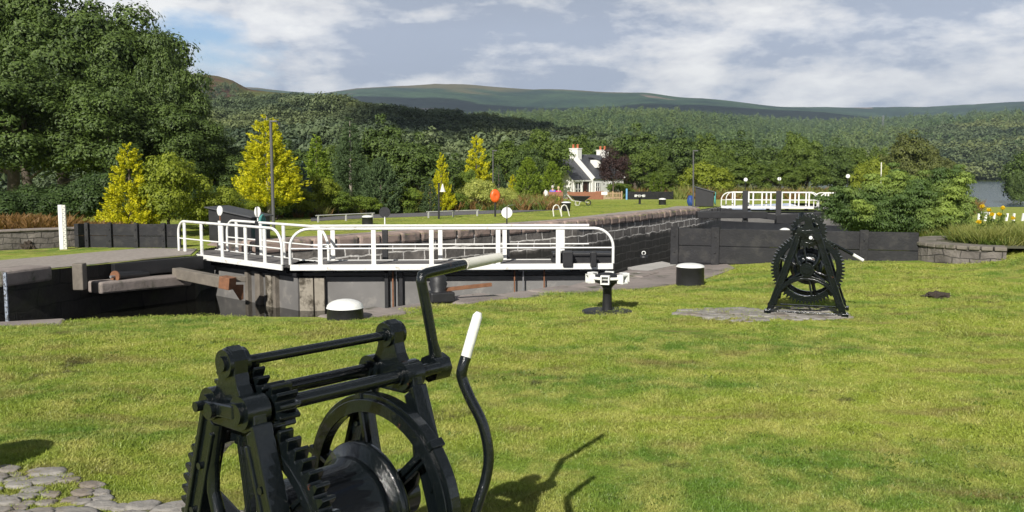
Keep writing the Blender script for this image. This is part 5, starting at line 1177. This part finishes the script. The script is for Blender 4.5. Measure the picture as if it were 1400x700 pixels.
for a in [('limeB', 440, 245, 41, 60, 'yellow-leaved shrub under the bright green conifer'), ('limeB', 405, 262, 39, 50, 'low yellow-green shrub by the lamp pole'), ('bushD', 462, 262, 41, 44, 'green shrub below the fir'), ('bushD', 545, 255, 44, 56, 'green shrub right of the loose conifer'), ('bushD', 500, 268, 42, 46, 'small green shrub beside the path below the fir'),
          ('limeB', 572, 262, 45, 36, 'pale shrub below the dark broadleaf'), ('bushD', 620, 262, 48, 34, 'shrub between the bell lamp and variegated shrub'), ('limeB', 335, 275, 36, 60, 'yellow-green shrub right of the near cabinet'), ('bushD', 378, 262, 38, 56, 'green shrub at the foot of the lamp pole'), ('bushD', 712, 266, 62, 30, 'low shrub left of the wide cypress'),
          ('bushD', 800, 263, 90, 34, 'low green hedge under the cottage window'), ('limeB', 835, 263, 88, 16, 'tiny yellow shrub under the purple tree'), ('bushD', 848, 250, 100, 40, 'green shrub right of the purple tree'), ('bushD', 783, 266, 88, 20, 'low shrub beside the reddish fence')]:
    plant('garden_shrub', a[0], a[1], a[2], 0, a[3], a[4], a[5], 'shrub', 'garden shrubs beyond the path')
plant('purple_tree', 'purpleA', 839, 208, 0, 93, 44, 'dark purple-leaved tree in front of the cottage', 'tree')
plant('slim_cypress', 'colT', 894.5, 234, 0, 92, 11, 'slim upright cypress, left of the two beyond the dark fence', 'tree', 'slim cypresses')
plant('slim_cypress', 'colT', 904, 238, 0, 93, 9, 'slim upright cypress, right of the two beyond the dark fence', 'tree', 'slim cypresses')
row = [('midC', 812, 186, 128, 62, 'dark tree behind the cottage roof'), ('midC', 870, 178, 122, 78, 'large dark tree right of the cottage'), ('midA', 848, 196, 130, 50, 'green tree above the second chimney'), ('midB', 886, 205, 112, 60, 'mid green tree behind the slim cypresses'), ('midC', 925, 184, 126, 70, 'dark round tree left of the slim lamp pole'), ('midB', 962, 188, 128, 60, 'tree right behind the slim lamp pole'), ('midA', 905, 232, 106, 50, 'low green tree by the dark board fence'), ('midC', 1008, 187, 128, 66, 'dark round tree above the far gate rails'), ('midB', 985, 210, 116, 56, 'lower green tree above the distant cabinet'),
       ('limeA', 966, 226, 92, 62, 'yellow-green bush behind the distant cabinet'), ('midA', 1022, 218, 100, 66, 'green bushy tree left of the narrow black disc'), ('midC', 1050, 198, 130, 52, 'dark tree above the middle of the far gate'), ('midB', 1095, 186, 124, 60, 'round bright crown above the right of the far gate'), ('midA', 1068, 222, 96, 46, 'pale green bush behind the middle paddle post'), ('midB', 1105, 222, 98, 64, 'green tree standing over the end of the white rails'), ('midC', 1142, 210, 108, 60, 'dark tree behind the white disc at the juniper'), ('midA', 1172, 208, 124, 56, 'green tree just left of the white mast'),
       ('limeA', 1195, 222, 104, 46, 'yellow-green tree behind the white mast'), ('midO', 1238, 186, 140, 70, 'olive-brown tall tree behind the juniper'), ('midO', 1275, 205, 160, 48, 'olive tree at the lake end of the row'), ('midO', 1300, 222, 190, 46, 'small olive tree where the lake begins'), ('midC', 1148, 196, 150, 60, 'distant dark crown behind the row'), ('midB', 1205, 205, 150, 50, 'distant green crown behind the mast'), ('lowA', 1415, 210, 180, 90, 'tree on the lake shore at the right edge'), ('lowA', 1398, 236, 172, 30, 'low tree leaning over the lake at the right edge'), ('lowA', 1450, 200, 190, 80, 'lakeside tree beyond the right edge')]
for a in row: plant('broadleaf_tree', a[0], a[1], a[2], 0, a[3], a[4], a[5], 'tree', 'row of trees beyond the far gate')
gs = random.Random(8)
# the big juniper
def juniper():
    g = np.random.default_rng(77); Y = 20.6; parts = []
    tips = [(1120, 268), (1136, 258), (1128, 285), (1150, 266), (1163, 258), (1142, 256), (1185, 268), (1155, 280), (1190, 254), (1193, 234), (1218, 224), (1207, 245), (1240, 244), (1230, 236), (1255, 243), (1262, 231), (1282, 232), (1294, 226), (1312, 224), (1326, 230), (1300, 240), (1328, 240), (1312, 256), (1288, 250), (1330, 285), (1318, 292), (1325, 272), (1300, 280), (1270, 262), (1245, 262), (1225, 270), (1250, 285), (1275, 290), (1295, 300), (1170, 290), (1200, 292), (1225, 296), (1140, 298), (1250, 305), (1180, 305), (1215, 306), (1280, 308), (1140, 272), (1205, 275), (1262, 248), (1240, 252), (1220, 256), (1170, 272)]
    base = at(1235, 322, Y); base.z = ground(base.x, Y)
    for k, (a, b) in enumerate(tips):
        dep = Y+g.uniform(-1.1, .9) if b > 258 else Y+g.uniform(-.5, 1.2)
        e = np.array(at(a, b, dep)); s = np.array(base)+np.array([(e[0]-base.x)*.45, g.uniform(-.3, .3), .15]); m_ = (s+e)/2+np.array([0, 0, .12])
        for q in range(9):
            t = .22+.78*(q+g.random()*.6)/9; P = (1-t)**2*s+2*t*(1-t)*m_+t*t*e
            r_ = (.29-.175*t)*g.uniform(.75, 1.2); P = P+g.normal(size=3)*.07*(1-t*.5); n = int(520*(r_/.24)**1.5)+90
            dd = rnd_dirs(g, n); dd[:, 2] = np.where((dd[:, 2] < -.3) & (g.random(n) < .6), -dd[:, 2], dd[:, 2])
            lump = 1+.3*np.sin(dd[:, 0]*6+k)*np.sin(dd[:, 1]*7+q)+.16*g.normal(size=n)
            C = P+dd*(r_*np.clip(lump, .3, 1.5))[:, None]*np.array([1.35, 1, .52]); nn = unit(dd+.45*rnd_dirs(g, n)+np.array([0, 0, .2]))
            ln_ = g.uniform(.04, .075, n); parts.append(leaf_quads(C, nn, dd+np.array([0, 0, -.5])+.5*rnd_dirs(g, n), ln_, ln_*.42))
    V, Q = merge(parts); V = V-np.array(base)
    t = empty('juniper_bush', base, 0, 'big spreading juniper with drooping tips behind the long black board wall', 'shrub')
    me = np_mesh('foliage', V, Q); link_mesh('foliage', me, LEAF['juniper'], t)
    mb = MB()
    for k, (a, b) in enumerate(tips[::3]):
        e = at(a, b, Y)-base; mb.tube([(0, 0, -.1), e*.25+Vector((0, 0, .05)), e*.5], [.07, .04, .01], 6)
    mb.build('stem', BARK, t)
juniper()

# ------------------------------------------------------------------ ground cover, grass and flowers
def tuft_src(seed, n, h, wd, spread, m, name):
    g = np.random.default_rng(seed); a = g.uniform(0, 2*np.pi, n); r_ = spread*np.sqrt(g.random(n)); hh = h*g.uniform(.5, 1.2, n)
    b = np.stack([r_*np.cos(a), r_*np.sin(a), 0*a], 1); l = g.normal(size=(n, 2))*.55; tip = b+np.stack([l[:, 0]*hh, l[:, 1]*hh, hh], 1)
    s = rnd_dirs(g, n); s[:, 2] = 0; s = unit(s)*wd/2; mid = b*.45+tip*.55; mid[:, 2] *= 1.12
    V = np.stack([b-s, b+s, mid+s*.8, tip, mid-s*.8], 1).reshape(-1, 3); Q = []
    idx = np.arange(n)[:, None]*5; Q = np.concatenate([idx+np.array([0, 1, 2, 4])]) ; T = idx+np.array([4, 2, 3, 3])
    # quads for the lower half, a thin quad for the tip
    V2 = np.stack([b-s, b+s, mid+s*.8, mid-s*.8, mid-s*.8, mid+s*.8, tip+s*.08, tip-s*.08], 1).reshape(-1, 3)
    return src(name, V2, np.arange(len(V2)).reshape(-1, 4), m)
shorts = [tuft_src(200+i, 34, .021, .0036, .085, BLADE, 'grass_tuft') for i in range(4)]
g = random.Random(9); pts = []; rots = []; sc = []
NP = [(a[0], a[1]) for a in NEAR]
def bare(x, y):     # worn places without grass
    return False
while len(pts) < 95000:
    y = 2.0*math.exp(g.random()*math.log(19.5/2.0)); x = y*g.uniform(-.66, .66)
    if in_poly(x, y, apr): continue
    # only on the near side of the lock edge
    i = 0
    ye = None
    for (ax, ay), (bx, by) in zip(NEAR, NEAR[1:]):
        if ax <= x <= bx: ye = ay+(by-ay)*(x-ax)/(bx-ax); break
    if ye is None or y > ye-(.45 if (x < -5.2 or x > -3) and x < 5 else .0): continue
    if x > 3.3 and y > 18.0-(x-3.3)*.3: continue
    s = .75+.085*y; n_ = mnoise.noise(Vector((x*1.3, y*1.3, 0))); s *= 1+.45*n_
    if y < 4.75-(x+3.3)*.46+.18*mnoise.noise(Vector((x*2, y*2, 5))) and x < .9 and g.random() < .50: continue
    pts.append((x, y, ground(x, y)-.004)); rots.append((g.uniform(-.1, .1), g.uniform(-.1, .1), g.uniform(0, 6.28))); sc.append((s, s, (.75+.03*y)*(1+.45*n_+.5*mnoise.noise(Vector((x*4, y*3, 9))))*g.uniform(.6, 1.3)))
scatter('lawn_grass', pts, rots, sc, shorts, 'short mown grass of the near lawn', 'grass')
tall = [tuft_src(220+i, 40, .45, .016, .14, LEAF['reed'], 'tall_grass') for i in range(3)]
weed = [tuft_src(230+i, 60, .30, .03, .2, LEAF['mid'], 'weeds') for i in range(2)]
pts = []; rots = []; sc = []
for k in range(420):
    a = g.uniform(0, 6.28); r_ = math.sqrt(g.random()); x, y = 9.6+.9*r_*math.cos(a), 17.2+.9*r_*math.sin(a)
    if k > 200: x, y = g.uniform(9.2, 13.5), g.uniform(17.2, 20.0)
    pts.append((x, y, max(ground(x, y), .30 if k <= 200 else -1))); rots.append((0, 0, g.uniform(0, 6.28))); s = g.uniform(.45, 1.0); sc.append((s, s, s*.85))
scatter('tall_grass', pts, rots, sc, tall+weed, 'rank tall grass and weeds behind the curved stone wall', 'grass')
pts = []; rots = []; sc = []
brk = [tuft_src(240+i, 60, .34, .05, .25, LEAF['bracken'], 'bracken') for i in range(2)]
for k in range(420):
    px_ = g.uniform(-40, 180); p = at(px_, 320, g.uniform(24.4, 27.5)); pts.append((p.x, p.y, ground(p.x, p.y)+.12)); rots.append((0, 0, g.uniform(0, 6.28))); s = g.uniform(.6, 1.3)*(1.3 if px_ < 90 else .9); sc.append((s, s, s))
scatter('bracken', pts, rots, sc, brk, 'rusty brown bracken along the top of the left stone wall', 'bracken')
pts = []; rots = []; sc = []
for k in range(2600):
    px_ = g.uniform(330, 1330); Y_ = g.uniform(36, 46) if px_ < 560 else (g.uniform(46, 72) if px_ < 760 else g.uniform(84, 120))
    if 760 < px_ < 925 and Y_ < 104: continue
    lim = 39 if px_ < 450 else (43 if px_ < 560 else 47)
    if Y_ < lim: continue
    p = at(px_, 300, Y_); s = g.uniform(.8, 1.8)*Y_/50; pts.append((p.x, Y_, ground(p.x, Y_)-.02)); rots.append((0, 0, g.uniform(0, 6.28))); sc.append((s, s, s))
scatter('undergrowth', pts, rots, sc, weed+[tall[0], brk[0]], 'weedy undergrowth along the foot of the garden trees', 'undergrowth')
pts = []; rots = []; sc = []
clov = [tuft_src(250+i, 26, .022, .016, .07, LEAF['mid'], 'lawn_weeds') for i in range(2)]
while len(pts) < 420:
    y = 2.2*math.exp(g.random()*math.log(11/2.2)); x = y*g.uniform(-.64, .64)
    if x < 0 and y > 9.5 or mnoise.noise(Vector((x*.9, y*.9, 21))) < .2: continue
    s = g.uniform(.6, 1.1); pts.append((x, y, ground(x, y))); rots.append((0, 0, g.uniform(0, 6.28))); sc.append((s, s, s))
scatter('lawn_weeds', pts, rots, sc, clov, 'broad-leaved weeds and clover scattered in the near lawn', 'weeds')
# far lawn grass
pts = []; rots = []; sc = []
while len(pts) < 30000:
    px_ = g.uniform(-40, 960); Y_ = 21*math.exp(g.random()*math.log(72/21)); p = at(px_, 300, Y_)
    if not in_poly(p.x, p.y, outer) or in_poly(p.x, p.y, tow) or in_poly(p.x, p.y, far_ap) or in_poly(p.x, p.y, pth): continue
    if p.x > -8 and in_poly(p.x, p.y, NEAR+[(400, 100), (400, -100)]): continue
    s = .9+.05*Y_; pts.append((p.x, Y_, ground(p.x, Y_)-.01)); rots.append((0, 0, g.uniform(0, 6.28))); sc.append((s, s, s*.4))
scatter('far_lawn_grass', pts, rots, sc, shorts, 'short mown grass of the lawn across the lock', 'grass')
# ragwort
for k, (a, b, Y_, lab) in enumerate(((1343, 282, 18.2, 'tall ragwort with the highest yellow head at left'), (1352, 287, 18.5, 'ragwort with two loose yellow heads beside the tallest one'), (1371, 284, 18.8, 'ragwort with a broad yellow head near the middle of the clump'), (1338, 303, 17.6, 'short ragwort with low yellow heads at the left of the clump'), (1366, 293, 18.2, 'ragwort leaning below the broad yellow head'), (1385, 298, 18.4, 'ragwort at the right of the clump'), (1356, 293, 17.9, 'ragwort hidden low in the middle of the clump'))):
    p = at(a, b, Y_); z0 = max(ground(p.x, Y_), .0); t = empty('ragwort', (p.x, Y_, z0), k, lab, 'flower', 'yellow ragwort flowers behind the curved wall')
    h = p.z-z0; MB().tube([(0, 0, 0), (.02, .01, h*.5), (0, 0, h)], .007, 5).build('stem', LEAF['mid'], t)
    gg = np.random.default_rng(k); n = 150; P = rnd_dirs(gg, n)*np.array([.045, .045, .04])*gg.random((n, 1))**.5+np.array([0, 0, h])
    V, Q = leaf_quads(P, rnd_dirs(gg, n)+np.array([0, 0, 1.]), rnd_dirs(gg, n), np.full(n, .035), np.full(n, .022)); link_mesh('flower_head', np_mesh('flower_head', V, Q), LEAF['petal'], t)
    n = 60; P = np.stack([gg.normal(size=n)*.04, gg.normal(size=n)*.04, gg.uniform(.1, .85, n)*h], 1); V, Q = leaf_quads(P, rnd_dirs(gg, n)+np.array([0, 0, .5]), rnd_dirs(gg, n), np.full(n, .10), np.full(n, .035)); link_mesh('leaves', np_mesh('leaves', V, Q), LEAF['mid'], t)
